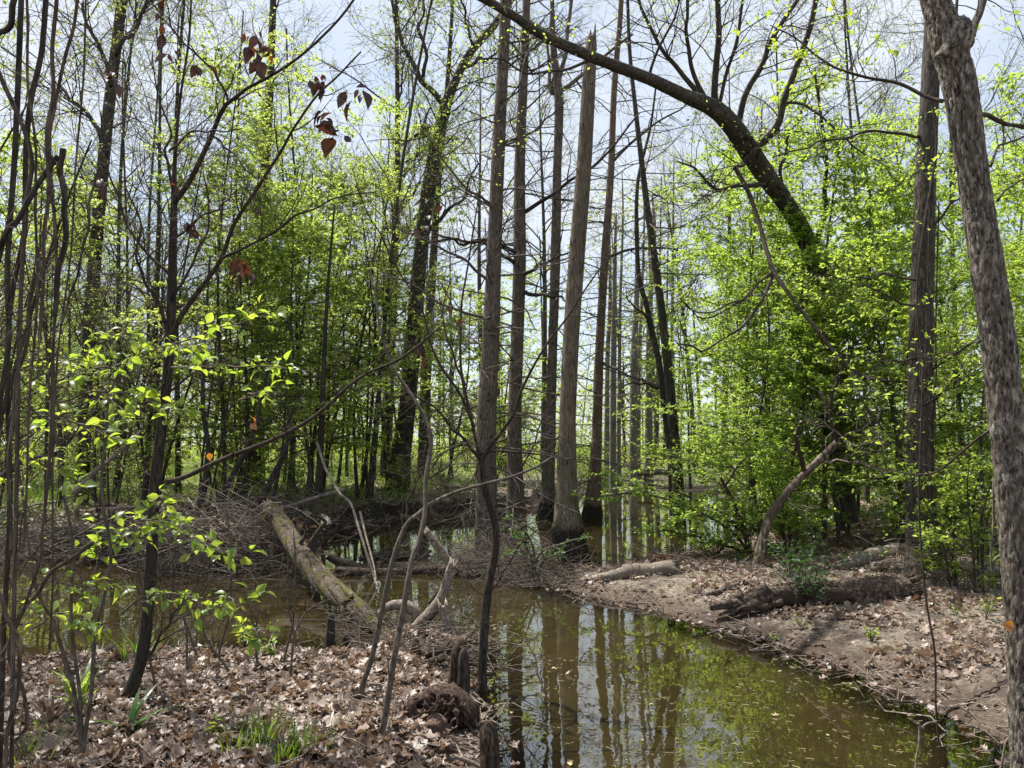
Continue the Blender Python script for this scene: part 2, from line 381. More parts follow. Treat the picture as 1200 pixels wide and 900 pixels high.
def hit(px, py):                               # where the pixel's ray meets the ground or the water
    r = ray(px, py); t = np.linspace(1.2, 70, 2600); X = np.array([0, 0, H]) + t[:, None] * r
    g = np.maximum(gz(X[:, 0], X[:, 1]), 0); k = np.argmax(X[:, 2] <= g)
    return X[k] if X[k, 2] <= g[k] else X[-1]

th = np.concatenate([np.linspace(-180, -62, 30)[:-1], np.linspace(-62, 62, 470), np.linspace(62, 180, 30)[1:-1]])
rad = np.concatenate([[.15, .5, .9], np.geomspace(1.3, 30, 300), np.geomspace(31, 900, 46)])
TH, RA = np.meshgrid(np.radians(th), rad, indexing='ij')
gx, gy = np.sin(TH) * RA, np.cos(TH) * RA
gzv = gz(gx, gy)
mb = MB(); nT, nR = TH.shape
ix = np.arange(nT * nR).reshape(nT, nR); nx_ = np.roll(ix, -1, axis=0)
mb.add(np.stack([gx, gy, gzv], -1), np.stack([ix[:, :-1], nx_[:, :-1], nx_[:, 1:], ix[:, 1:]], -1).reshape(-1, 4), None, np.clip(-shore(np.stack([gx.ravel(), gy.ravel()], 1)) / 4, -1, 1) * .5 + .5)
c0 = np.concatenate([ix[:, 0]])
mb.add([[0, 0, float(gz(0, 0))]], None, None, [1]); mb.t.append(np.stack([c0, np.full(nT, nT * nR), np.roll(c0, -1)], 1))
gm, t, out = newmat('leaf strewn mud'); ln = t.links.new
v = coords(t); a = nd(t, 'ShaderNodeAttribute', attribute_name='var')
n1 = tnoise(t, v, 2.2, 6, .65); n2 = tnoise(t, v, 24., 5, .7); n3 = tnoise(t, v, .35, 4, .6)
soil = ramp(t, n2, [(.36, (.06, .045, .034)), (.5, (.135, .115, .090)), (.64, (.26, .225, .178))])
soil = mixc(t, mrange(t, n1, .48, .60), soil, (.07, .054, .043))
wet = mixc(t, .75, soil, (.05, .034, .024))
sp = t.nodes.new('ShaderNodeSeparateXYZ'); ln(v, sp.inputs[0])
wv = nd(t, 'ShaderNodeMath', operation='MULTIPLY_ADD'); ln(n1, wv.inputs[0]); wv.inputs[1].default_value = -.10; ln(sp.outputs['Z'], wv.inputs[2])
col = mixc(t, mrange(t, wv.outputs[0], .0, .10), wet, soil)
far = ramp(t, n2, [(.3, (.06, .085, .02)), (.55, (.12, .14, .035)), (.75, (.22, .19, .09))])
ff = nd(t, 'ShaderNodeMath', operation='MULTIPLY'); ln(mrange(t, a.outputs['Fac'], .80, .99), ff.inputs[0]); ln(mrange(t, sp.outputs['Y'], 9, 20), ff.inputs[1])
col = mixc(t, ff.outputs[0], col, far)
# pale silty bed under the shallows
col = mixc(t, mrange(t, sp.outputs['Z'], -.02, -.08), col, ramp(t, n1, [(.35, (.12, .095, .042)), (.6, (.18, .145, .068))]))
# wet earth on steep bank faces, blackened to stand in for undercut shade
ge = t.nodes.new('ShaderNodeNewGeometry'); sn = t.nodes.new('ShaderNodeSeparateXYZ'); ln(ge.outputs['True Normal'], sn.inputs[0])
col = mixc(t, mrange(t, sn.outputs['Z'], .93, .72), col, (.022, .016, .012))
b = nd(t, 'ShaderNodeBsdfPrincipled', Roughness=.9); b.inputs['Specular IOR Level'].default_value = .25
bp = nd(t, 'ShaderNodeBump', Strength=.8, Distance=.02); ln(n2, bp.inputs['Height'])
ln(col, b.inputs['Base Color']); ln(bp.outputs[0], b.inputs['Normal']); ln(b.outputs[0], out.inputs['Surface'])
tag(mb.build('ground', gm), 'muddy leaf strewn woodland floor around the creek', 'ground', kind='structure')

# water: one sheet over the creek, murkier the deeper it is
wm, t, out = newmat('murky creek water'); ln = t.links.new
a = nd(t, 'ShaderNodeAttribute', attribute_name='var')
v = coords(t); nn = tnoise(t, v, 1.1, 4)
mud = ramp(t, nn, [(.35, (.062, .048, .017)), (.65, (.086, .066, .026))])
d1 = nd(t, 'ShaderNodeBsdfDiffuse'); ln(mud, d1.inputs['Color'])
tr = nd(t, 'ShaderNodeBsdfTransparent'); tr.inputs['Color'].default_value = (.70, .61, .38, 1)
m1 = nd(t, 'ShaderNodeMixShader'); ln(mrange(t, a.outputs['Fac'], .0, .30), m1.inputs['Fac']); ln(tr.outputs[0], m1.inputs[1]); ln(d1.outputs[0], m1.inputs[2])
gl = nd(t, 'ShaderNodeBsdfGlossy', Roughness=.012); gl.inputs['Color'].default_value = (1, 1, 1, 1)
bp = nd(t, 'ShaderNodeBump', Strength=.05, Distance=.03); ln(tnoise(t, coords(t, (1, .6, 1)), 3.5, 3), bp.inputs['Height']); ln(bp.outputs[0], gl.inputs['Normal'])
fr = nd(t, 'ShaderNodeFresnel', IOR=2.35)
m2 = nd(t, 'ShaderNodeMixShader'); ln(fr.outputs[0], m2.inputs['Fac']); ln(m1.outputs[0], m2.inputs[1]); ln(gl.outputs[0], m2.inputs[2])
ln(m2.outputs[0], out.inputs['Surface'])
x0, x1, y0, y1 = -14, 11, .9, 36
xs = np.linspace(x0, x1, 170); ys = np.linspace(y0, y1, 240); X, Y = np.meshgrid(xs, ys, indexing='ij')
dep = -gz(X, Y); ok = (dep > -.12)
ok = ok[:-1, :-1] | ok[1:, :-1] | ok[:-1, 1:] | ok[1:, 1:]
ii = np.arange(X.size).reshape(X.shape)
q = np.stack([ii[:-1, :-1], ii[1:, :-1], ii[1:, 1:], ii[:-1, 1:]], -1)[ok]
mb = MB(); mb.add(np.stack([X, Y, np.zeros_like(X)], -1), q, None, np.clip(dep.ravel(), 0, 1))
tag(mb.build('water', wm), 'still murky brown creek mirroring the trees', 'water', kind='structure')

# ------------------------------------------------------------------ traced stems
def trace(px, d, w, n=None, wob=0., under=0.):
    """px: pixel path, d: distance (number, pair or list), w: widths in pixels at start and end (or list)"""
    k = len(px)
    D = np.full(k, d) if np.isscalar(d) else np.interp(np.linspace(0, 1, k), np.linspace(0, 1, len(d)), d)
    pts = np.array([P(x, y, dd) for (x, y), dd in zip(px, D)])
    Wp = np.full(k, w) if np.isscalar(w) else np.interp(np.linspace(0, 1, k), np.linspace(0, 1, len(w)), w)
    rd = Wp * .5 * D / F
    if under: pts = np.vstack([pts[0] + (pts[0] - pts[1]) / np.linalg.norm(pts[0] - pts[1]) * under, pts]); rd = np.concatenate([[rd[0] * 1.05], rd])
    n = n or max(8, 5 * k)
    path = cr(pts, n); rad = np.interp(np.linspace(0, len(pts) - 1, n), np.arange(len(pts)), rd)
    if wob:
        s = np.linspace(0, 1, n)[:, None] * 7
        path = path + (np.concatenate([noise(np.concatenate([s + o_ + pts[0, 0] * 3, s * 0, s * 0], 1))[:, None] for o_ in (0, 40, 80)], 1) - .5) * wob
    return path, rad

def add_limb(root, px, d, w, mat, n=None, wob=.0, S=8, name='limb', disp=None):
    p, r = trace(px, d, w, n, wob); m_ = MB(); tubes(m_, p, r, S, caps=True, disp=disp, jag=1.2); m_.build(name, mat, root)
    return p, r
def twigs(root, paths, spec, mat, name='twigs', S=3, leaf=None):
    """grow nested twigs from the given stems; spec: list of dicts for spawn; leaf: (per twig, size, material, kwargs)"""
    m_ = MB(); last = []
    allp = []
    for p, r in paths:
        cur = [(p[None], r[None])]
        for k, s in enumerate(spec):
            nxt = []
            for a_, b_ in cur:
                q_, rr_ = spawn(a_, b_, **s); nxt.append((q_, rr_)); tubes(m_, q_, rr_, 5 if k == 0 else S)
            cur = nxt
            allp.append((k, cur))
    if m_.n: m_.build(name, mat, root)['kind'] = 'stuff'
    if leaf:
        n_, size, lm, kw = leaf; lb = MB()
        for k, c in allp:
            if k >= kw.get('lvl', 1):
                for q_, _ in c:
                    pos, tan = along(q_, n_, kw.get('t0', .25), 1.0); leaves(lb, pos, tan, size, **{a_: b_ for a_, b_ in kw.items() if a_ not in ('lvl', 't0')})
        if lb.n: lb.build('foliage', lm, root, smooth=False)['kind'] = 'stuff'
    return allp
# ------------------------------------------------------------------ the main trunks
def base_of(px, py):
    h = hit(px, py); return h, h[1]
def stem_tree(name, label, cat, px, w, mat, d=None, lean=(0,), S=26, rows=None, bark=(.06, 26), flute=0, fh=1.0, group=None, under=.25, wob=0., caps=True, tiltd=0.):
    h, d0 = base_of(*px[0]); d = d or d0
    root = thing(name, label, cat, (h[0], d, float(gz(h[0], d))), group)
    p, r = trace(px, (d, d + tiltd), w, None, 0, under)
    Ltot = np.linalg.norm(np.diff(p, axis=0), axis=1).sum(); n = rows or int(np.clip(Ltot / .045, 30, 420))
    u = np.linspace(0, len(p) - 1, n); rr = np.interp(u, np.arange(len(p)), r); pp = cr(p, n)
    if wob:
        s = np.linspace(0, Ltot, n)[:, None] * .9
        pp = pp + (np.concatenate([noise(np.concatenate([s + o_ + px[0][0], s * 0, s * 0], 1))[:, None] for o_ in (0, 40, 80)], 1) - .5) * wob
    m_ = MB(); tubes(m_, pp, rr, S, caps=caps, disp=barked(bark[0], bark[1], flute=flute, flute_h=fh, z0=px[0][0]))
    m_.build('trunk', mat, root)
    return root, pp, rr, d

cyp = [dict(n=46, t0=.16, t1=.97, Ln=1.7, ang=84, grav=-.012, wig=.10, npts=9, rfac=.24, rmin=.003, taper=.35, rmax=.02),
       dict(n=6, t0=.25, t1=.98, Ln=.62, ang=55, grav=-.02, wig=.16, npts=5, rfac=.55, rmin=.0016),
       dict(n=3, t0=.2, t1=.95, Ln=.26, ang=50, grav=-.02, wig=.16, npts=4, rfac=.6, rmin=.0012)]
def cy_spec(n, Ln, k2=6, t0=.16):
    a = [dict(s) for s in cyp]; a[0].update(n=n, Ln=Ln, t0=t0); a[1].update(n=k2, Ln=Ln * .4); return a

# T1: the left of the close pair
r1, p, r, d1 = stem_tree('cypress_tree', 'tall grey cypress trunk rising behind the brush heap, leftmost of the straight trunks', 'tree',
    [(573, 652), (570, 600), (570, 500), (575, 400), (579, 300), (583, 200), (588, 100), (593, 0), (600, -180), (606, -400)], [34, 25, 23, 20, 17, 16, 14, 13, 11, 8], M['cypress'], flute=.12, bark=(.07, 30))
twigs(r1, [(p, r)], cy_spec(50, 1.9), M['twig'])
for l in ([(577, 330), (540, 300), (500, 280), (455, 262)], [(575, 372), (530, 360), (480, 330), (430, 322)], [(581, 240), (545, 215), (505, 165)], [(584, 170), (630, 150), (660, 120)]):
    q = add_limb(r1, l, (d1, d1 - .7), (4, 1.5), M['twig'], wob=.1); twigs(r1, [q], [dict(cyp[1], n=12, Ln=.7), cyp[2]], M['twig'])
# T2
r2, p, r, d2 = stem_tree('cypress_tree', 'straight brown cypress trunk between the brush heap and the broken snag, bushy with side twigs', 'tree',
    [(605, 640), (604, 580), (603, 500), (606, 400), (609, 300), (609, 200), (613, 100), (617, 0), (621, -180), (625, -400)], [30, 20, 16, 15, 15, 13, 11, 9, 7, 5], M['cypress'], flute=.14, bark=(.07, 30))
twigs(r2, [(p, r)], cy_spec(64, 2.1), M['twig'])
for l in ([(613, 342), (640, 345), (668, 352)], [(612, 322), (635, 310), (670, 292)], [(610, 300), (580, 280), (540, 285), (510, 270)], [(612, 250), (650, 225), (700, 190), (750, 130)], [(607, 310), (570, 285), (500, 280)]):
    q = add_limb(r2, l, (d2, d2 - 1.), (5.5, 2), M['darktwig'], wob=.1); twigs(r2, [q], [dict(cyp[1], n=10, Ln=.7), cyp[2]], M['twig'])
# T3
r3, p, r, d3 = stem_tree('cypress_tree', 'slim cypress with a flared pale base standing in water just left of the broken snag', 'tree',
    [(639, 609), (641, 585), (645, 500), (648, 400), (651, 300), (653, 200), (655, 120), (649, 60), (647, 0), (645, -180), (643, -400)], [24, 17, 12, 10.5, 12, 10, 11, 8, 5, 4, 3], M['cypress'], flute=.25, fh=.6, bark=(.06, 26))
twigs(r3, [(p, r)], cy_spec(60, 2.0), M['twig'])
for l in ([(655, 105), (662, 60), (670, 0), (674, -60)], [(652, 90), (646, 110), (644, 85), (640, 40)], [(655, 110), (690, 80), (740, 40)]):
    q = add_limb(r3, l, (d3, d3 + .8), (6, 3), M['twig'], wob=.1); twigs(r3, [q], [dict(cyp[1], n=12, Ln=.9), cyp[2]], M['twig'])
# T4: the snag, broken off at the top
r4, p, r, d4 = stem_tree('dead_snag', 'thick bare dead snag with a splintered broken top and a dark water line', 'dead tree',
    [(666, 657), (665, 625), (664, 585), (665, 500), (669, 400), (676, 300), (684, 200), (690, 100), (692, 60), (693.5, 44)], [46, 38, 26, 19.5, 19, 19, 18, 16, 13, 11], M['snag'], flute=.30, fh=.7, bark=(.05, 34), S=36)
m_ = MB()
for k in range(9):
    a_ = k / 9 * 6.28; c_ = P(693.5, 46, d4) + np.array([math.cos(a_), math.sin(a_), 0]) * .055
    hgt = [.30, .12, .08, .2, .05, .1, .15, .07, .24][k]
    tubes(m_, cr([c_ - [0, 0, .2], c_, c_ + np.array([.01, 0, hgt])], 6), np.array([.035, .034, .03, .024, .014, .003]), 5)
m_.build('splintered_top', M['snag'], r4)
# T5
r5, p, r, d5 = stem_tree('cypress_tree', 'slim reddish cypress trunk just right of the broken snag, its foot hidden by leaves', 'tree',
    [(694, 606), (697, 560), (700, 500), (703, 400), (709, 300), (716, 200), (720, 100), (728, 0), (734, -180), (740, -400)], [26, 15, 11, 10, 9.5, 8, 7, 6, 5, 4], M['cypress_red'], bark=(.06, 26), flute=.15)
twigs(r5, [(p, r)], cy_spec(60, 2.2), M['twig'])
for l in ([(708, 300), (760, 290), (820, 300)], [(716, 190), (760, 150), (810, 120)], [(702, 420), (735, 440), (770, 452)]):
    q = add_limb(r5, l, (d5, d5 - 1.5), (4, 1.5), M['twig'], wob=.1); twigs(r5, [q], [dict(cyp[1], n=12, Ln=.9), cyp[2]], M['twig'])
# T6: a pair that crosses near the foot
r6, p, r, d6 = stem_tree('slender_tree', 'slender dark tree leaning left, right of the channel, crossing a thinner stem low down', 'tree',
    [(797, 622), (794, 560), (789, 500), (783, 433), (776, 370), (768, 310), (758, 240), (752, 190), (745, 130), (738, 60), (735, -20), (730, -200)], [15, 13, 11.5, 10.5, 9.5, 8.5, 7.5, 6.5, 5.5, 4.5, 3.5, 2.5], M['oak'], bark=(.05, 26))
twigs(r6, [(p, r)], cy_spec(46, 2.3, t0=.45), M['twig'])
r6b, p, r, _ = stem_tree('slender_tree', 'thin crooked dark stem crossing behind the slender leaning tree right of the channel', 'tree',
    [(789, 622), (786, 540), (779, 480), (773, 430), (764, 388), (757, 355), (749, 325), (746, 270), (748, 210), (762, 150), (770, 90)], [8, 7.5, 7.5, 7.5, 7, 6, 5.5, 5, 4, 3, 2], M['oak'], d=d6 + .5, bark=(.05, 26))
twigs(r6b, [(p, r)], cy_spec(36, 2.2, t0=.35), M['twig'])
for l in ([(768, 408), (755, 372), (742, 360), (735, 345)], [(771, 455), (750, 450), (730, 452)]):
    q = add_limb(r6b, l, (d6 + .5, d6), (3.5, 1.5), M['darktwig'], wob=.1); twigs(r6b, [q], [dict(cyp[1], n=10, Ln=.9), cyp[2]], M['twig'])

# T8: the forked oak beyond the far bank
oak = [dict(n=16, t0=.25, t1=.98, Ln=2.6, ang=52, grav=.03, wig=.16, npts=8, rfac=.4, rmin=.004, taper=.3, rmax=.03),
       dict(n=6, t0=.25, t1=1, Ln=1.1, ang=45, grav=.02, wig=.18, npts=6, rfac=.6, rmin=.0025),
       dict(n=4, t0=.2, t1=1, Ln=.5, ang=45, grav=.02, wig=.2, npts=4, rfac=.6, rmin=.002)]
r8, p, r, d8 = stem_tree('oak_tree', 'dark leaning oak that forks high up, standing on the far bank behind the creek', 'tree',
    [(466, 574), (470, 530), (477, 480), (484, 400), (490, 330), (497, 260), (506, 200), (514, 160), (523, 122), (535, 92), (551, 62), (580, 28), (606, -10), (640, -60)], [30, 23, 19, 18, 17, 16, 17, 14, 13, 10, 9, 8, 7, 5], M['oak'], bark=(.08, 16), flute=.12)
tr8 = [(p, r)]
for l, ww in (([(521, 124), (505, 108), (492, 90), (480, 70), (470, 45), (462, 0), (458, -60)], (8, 3)), ([(497, 95), (499, 65), (492, 40), (495, 5), (490, -40)], (5, 2)), ([(553, 60), (548, 25), (540, -20)], (4, 2)),
              ([(508, 178), (500, 160), (497, 150), (490, 158)], (7, 4)), ([(495, 280), (520, 250), (540, 235), (560, 190)], (6, 2)), ([(540, 85), (560, 70), (575, 68), (600, 40)], (5, 2))):
    tr8.append(add_limb(r8, l, (d8, d8 - .8), ww, M['oak'], wob=.15))
twigs(r8, [tr8[0]], [dict(oak[0], t0=.45)] + oak[1:], M['darktwig'], leaf=(3, .075, M['bud'], dict(lvl=2)))
twigs(r8, tr8[1:], [dict(oak[0], n=7, Ln=1.6)] + oak[1:], M['darktwig'], leaf=(3, .075, M['bud'], dict(lvl=2)))
r8b, p, r, d8b = stem_tree('oak_tree', 'straight dark trunk close behind the forked oak on the far bank', 'tree',
    [(496, 560), (497, 520), (499, 450), (503, 380), (508, 300), (513, 220), (520, 150), (527, 60), (533, -40)], [16, 13, 12, 11, 9, 8, 6, 5, 3], M['oak'], bark=(.06, 16))
twigs(r8b, [(p, r)], [dict(oak[0], t0=.3)] + oak[1:], M['darktwig'], leaf=(4, .08, M['leaf_left'], dict(lvl=2)))
r8c, p, r, d8c = stem_tree('oak_tree', 'stout dark trunk among leaning saplings behind the brush pile', 'tree',
    [(298, 572), (299, 530), (300, 470), (303, 380), (308, 280), (312, 180), (318, 60), (322, -60)], [26, 21, 18, 15, 13, 11, 9, 6], M['oak'], bark=(.06, 16))
twigs(r8c, [(p, r)], [dict(oak[0], t0=.3)] + oak[1:], M['darktwig'], leaf=(5, .08, M['leaf_left'], dict(lvl=2)))
r8d, p, r, _ = stem_tree('oak_tree', 'tall grey trunk at the upper left behind the hanging vines', 'tree',
    [(95, 590), (98, 520), (104, 400), (113, 280), (124, 160), (133, 80), (143, 0), (155, -120)], [16, 15, 14, 14, 13, 12, 12, 9], M['oak'], bark=(.06, 16))
tp = [(p, r)]
for l in ([(130, 95), (112, 45), (95, 0)], [(136, 60), (165, 20), (185, -20)], [(122, 170), (100, 130), (70, 100)]): tp.append(add_limb(r8d, l, 13., (6, 3), M['oak'], wob=.15))
twigs(r8d, tp, [dict(oak[0], n=12, t0=.35)] + oak[1:], M['darktwig'], leaf=(4, .06, M['bud'], dict(lvl=2)))

# T9: the great arching tree
d9 = 15.0
def d9f(x): return float(np.interp(x, [470, 565, 700, 800, 860, 902, 957, 990], [9.2, 9.6, 10.6, 11.5, 12.3, 13.1, 14.3, 15]))
b9 = gp(P(985, 600, d9)[0], d9)
r9 = thing('arching_tree', 'great leaning tree arching from the right bank up over the channel to the upper left', 'tree', b9)
ppx = [(992, 612), (986, 560), (978, 480), (968, 400), (957, 320), (942, 275), (922, 240), (902, 212), (880, 180), (860, 150), (838, 128), (800, 111), (760, 92), (700, 69), (640, 43), (600, 18), (565, -2), (520, -22), (470, -40)]
p, r = trace(ppx, [15, 15, 14.9, 14.7, 14.3, 13.9, 13.5, 13.1, 12.7, 12.3, 11.9, 11.5, 11.1, 10.6, 10.2, 9.8, 9.6, 9.4, 9.2], [26, 24, 23, 22, 20, 20, 20, 22, 23, 22, 20, 15, 14, 13, 12, 10, 9, 7, 5], 300)
m_ = MB(); tubes(m_, p, r, 22, caps=True, disp=barked(.10, 22)); m_.build('trunk', M['oak'], r9)
tp9 = []
L9 = [([(872, 192), (890, 170), (907, 150), (917, 124), (930, 92), (946, 45), (957, 0), (965, -50)], (9.5, 6)),
      ([(840, 128), (836, 105), (839, 60), (842, 0), (843, -70)], (9, 6)), ([(842, 128), (849, 90), (858, 60), (872, 0), (880, -50)], (5, 3)), ([(864, 146), (872, 112), (890, 78), (910, 40), (935, 0), (950, -30)], (8, 4)),
      ([(828, 118), (812, 85), (805, 55), (802, 30), (806, 5), (808, -40)], (6, 3)), ([(830, 122), (800, 88), (775, 60), (755, 20), (740, -30)], (7, 3)),
      ([(918, 123), (940, 122), (960, 134), (985, 158), (1010, 178), (1038, 190)], (4, 1.5)),
      ([(895, 216), (870, 218), (845, 223), (830, 213), (812, 196), (795, 190)], (6, 2)), ([(848, 223), (830, 228), (815, 240)], (3, 1.5)),
      ([(900, 212), (880, 190), (862, 197)], (5, 4)), ([(955, 300), (965, 250), (968, 200), (962, 140), (955, 80)], (7, 3)), ([(930, 250), (915, 205), (925, 160), (945, 115)], (6, 2)),
      ([(700, 70), (655, 82), (620, 84), (590, 70), (560, 68)], (4, 2)), ([(760, 92), (770, 60), (790, 20), (800, -30)], (4, 2)), ([(640, 45), (622, 60), (606, 100), (585, 130)], (4, 1.5))]
for l, ww in L9: tp9.append(add_limb(r9, l, (d9f(l[0][0]), d9f(l[0][0]) - .8), ww, M['oak'], wob=.06))
twigs(r9, tp9, [dict(oak[0], n=11, Ln=1.3, rmax=.012, grav=.01), dict(oak[1], n=5, Ln=.55, rmin=.002), dict(oak[2], n=3, Ln=.28, rmin=.0015)], M['darktwig'], leaf=(1, .045, M['leaf_right'], dict(lvl=2)))
# the drooping side branch with its long sweeping tip
D9 = [([(862, 197), (877, 227), (890, 267), (899, 300), (907, 321), (927, 350), (953, 383), (980, 417), (997, 433), (1017, 443), (1045, 447), (1073, 443), (1100, 427), (1125, 412), (1147, 397)], [6, 5.5, 5, 5.5, 5, 4.5, 4.5, 4.5, 4, 4, 3.5, 3, 2.5, 2, 1.5]),
      ([(905, 322), (890, 330), (875, 347), (855, 357), (835, 366), (812, 363), (797, 350)], (3, 1.5)), ([(905, 324), (892, 352), (878, 372), (862, 388), (845, 400), (825, 411), (812, 405), (795, 405)], (4, 2)),
      ([(905, 318), (885, 335), (868, 352), (845, 368), (822, 372), (803, 355)], (3, 1.2)), ([(997, 435), (1003, 455), (1018, 480), (1035, 503), (1047, 514)], (3.5, 1.5))]
tpd = []
for l, ww in D9: tpd.append(add_limb(r9, l, (12.3, 8.8) if ww.__class__ is list else (11.0, 9.6) if l[0][0] < 950 else (9.9, 9.4), ww, M['darktwig'], wob=.04))
twigs(r9, tpd, [dict(oak[0], n=10, Ln=.7, rmax=.005), dict(oak[1], n=4, Ln=.3, rmin=.0015)], M['darktwig'], leaf=(2, .045, M['leaf_right'], dict(lvl=1)))
# vines hanging down its leaning stem
m_ = MB()
for k in range(16):
    x = 948 + rng.uniform(-8, 26); y0 = 270 + rng.uniform(0, 60)
    pv, rv = trace([(x, y0), (x + rng.uniform(-6, 8), y0 + 90), (x + rng.uniform(-10, 16), y0 + 190), (x + rng.uniform(-14, 26), 560 + rng.uniform(-60, 40))], 13.6, 1.8, 24, .12)
    tubes(m_, pv, rv, 4)
m_.build('hanging_vines', M['vine'], r9)

# T10: right mid trunk with ivy
r10, p, r, d10 = stem_tree('vine_clad_tree', 'upright dark trunk wound with pale vines on the right bank, beside the fallen logs', 'tree',
    [(1083, 672), (1079, 640), (1077, 600), (1078, 500), (1079, 400), (1082, 300), (1085, 200), (1089, 120), (1093, 40), (1098, -60), (1104, -300)], [42, 31, 27, 25.5, 24, 24, 22, 20, 19, 17, 14], M['oak'], bark=(.10, 20), flute=.18, fh=.4, S=36)
m_ = MB()
for k in range(13):
    h0, h1 = rng.uniform(.1, 1.2), rng.uniform(2.5, 5.5); n_ = 40; s = np.linspace(0, 1, n_); a0 = rng.uniform(0, 6.28); tw = rng.uniform(-2.2, 2.2)
    zz = h0 + (h1 - h0) * s; i = np.clip(np.searchsorted(p[:, 2] - p[5, 2], zz), 0, len(p) - 1)
    rr_ = r[i] * 1.1 + .008 + .05 * (noise(np.stack([s * 6 + k * 9, s * 0, s * 0], 1)) - .35)
    pv = np.stack([p[i, 0] + np.cos(a0 + tw * s) * rr_, p[i, 1] + np.sin(a0 + tw * s) * rr_, p[5, 2] + zz], 1)
    tubes(m_, pv, np.full(n_, rng.uniform(.004, .009)), 5)
m_.build('climbing_vines', M['vine'], r10)
tp = []
for l, ww in (([(1078, 162), (1050, 155), (1010, 156), (970, 165), (940, 172), (905, 185)], (4, 1.5)), ([(1083, 330), (1040, 322), (1000, 326), (965, 322)], (3, 1.5)), ([(1090, 270), (1115, 240), (1135, 215), (1165, 200)], (3, 1.5)),
              ([(1077, 420), (1040, 425), (1010, 440)], (3, 1.2)), ([(1078, 480), (1110, 455), (1140, 440)], (3, 1.2)), ([(1079, 360), (1050, 352), (1015, 335), (985, 330)], (3, 1.)), ([(1086, 190), (1060, 215), (1030, 225)], (3, 1.2))):
    tp.append(add_limb(r10, l, (d10, d10 - 1.0), ww, M['darktwig'], wob=.06))
twigs(r10, tp, [dict(oak[0], n=9, Ln=.7, rmax=.006), dict(oak[1], n=4, Ln=.35, rmin=.0014)], M['darktwig'], leaf=(4, .055, M['leaf_right'], dict(lvl=0)))
twigs(r10, [(p, r)], [dict(oak[0], n=40, t0=.12, t1=.8, Ln=.75, ang=80, rmax=.006), dict(oak[1], n=5, Ln=.3, rmin=.0014)], M['darktwig'], leaf=(3, .055, M['leaf_right'], dict(lvl=1)))

# T11: the near leaning trunk at the right edge
d11 = 4.1
b11 = gp(P(1190, 940, d11)[0], d11)
r11 = thing('plated_tree', 'thick scaly barked trunk leaning left at the right edge, close to the water', 'tree', b11)
px11 = [(1212, 985), (1208, 900), (1203, 800), (1197, 700), (1189, 600), (1180, 500), (1170, 400), (1155, 300), (1140, 200), (1126, 110), (1111, 50), (1096, 0), (1075, -70), (1040, -190), (1000, -330), (960, -480)]
p, r = trace(px11, d11, [42, 38, 35, 34, 34, 34, 34, 33, 32, 34, 36, 30, 28, 25, 23, 20], 460)
m_ = MB(); tubes(m_, p, r, 110, caps=True, disp=barked(.15, 40, stretch=.3, oct=4)); m_.build('trunk', M['plated'], r11)
L11 = [([(1126, 62), (1136, 48), (1144, 25), (1151, 0), (1160, -50), (1172, -120)], (11, 8)), ([(1106, 116), (1085, 110), (1050, 97), (1015, 90), (980, 79), (957, 68), (930, 45), (900, 30)], (5, 1.5)),
       ([(1142, 130), (1160, 136), (1180, 145), (1203, 151), (1240, 150)], (6, 4)), ([(1127, 118), (1140, 160), (1146, 210), (1143, 260)], (3, 1.5)),
       ([(1162, 192), (1172, 170), (1190, 165), (1215, 150)], (3, 2)), ([(1150, 397), (1135, 405), (1110, 418), (1085, 425)], (3, 1.2)), ([(1168, 495), (1140, 520), (1110, 545), (1080, 558), (1040, 552), (1000, 540)], (3.5, 1.2)), ([(1170, 232), (1190, 215), (1220, 205)], (3, 1.5))]
tp = []
for l, ww in L11: tp.append(add_limb(r11, l, (d11, d11 + .5), ww, M['darktwig'] if ww[0] < 8 else M['oak'], wob=.03))
twigs(r11, tp, [dict(oak[0], n=8, Ln=.42, rmax=.004, rmin=.0015), dict(oak[1], n=3, Ln=.16, rmin=.001)], M['darktwig'], leaf=(2, .036, M['leaf_near'], dict(lvl=1, fine=True)))
twigs(r11, tp[1:2], [dict(oak[0], n=10, Ln=.5, rmax=.004, rmin=.0015), dict(oak[1], n=4, Ln=.2, rmin=.001)], M['darktwig'], leaf=(4, .036, M['leaf_near'], dict(lvl=1, fine=True)))
m_ = MB(); q0 = P(1190, 735, d11 - .12); leaves(m_, np.array([q0]), np.array([[1., 0, .3]]), .075, fine=True, wid=.4); m_.build('stuck_leaf', M['orange'], r11)
# gnarled knot where the limb leaves
m_ = MB(); c_ = P(1118, 50, d11); tubes(m_, cr([c_ + [-.06, -.02, -.12], c_ + [.0, -.03, 0], c_ + [.02, 0, .1]], 20), .062 + .02 * np.sin(np.linspace(0, 3.1, 20)) + .0, 40, caps=True, disp=barked(.16, 30, stretch=.5)); m_.build('knot', M['plated'], r11)

M['leaner'] = bark_mat('half peeled bark', (.04, .026, .02), (.13, .095, .075), (.38, .32, .27), 26, .25, bump=.8)
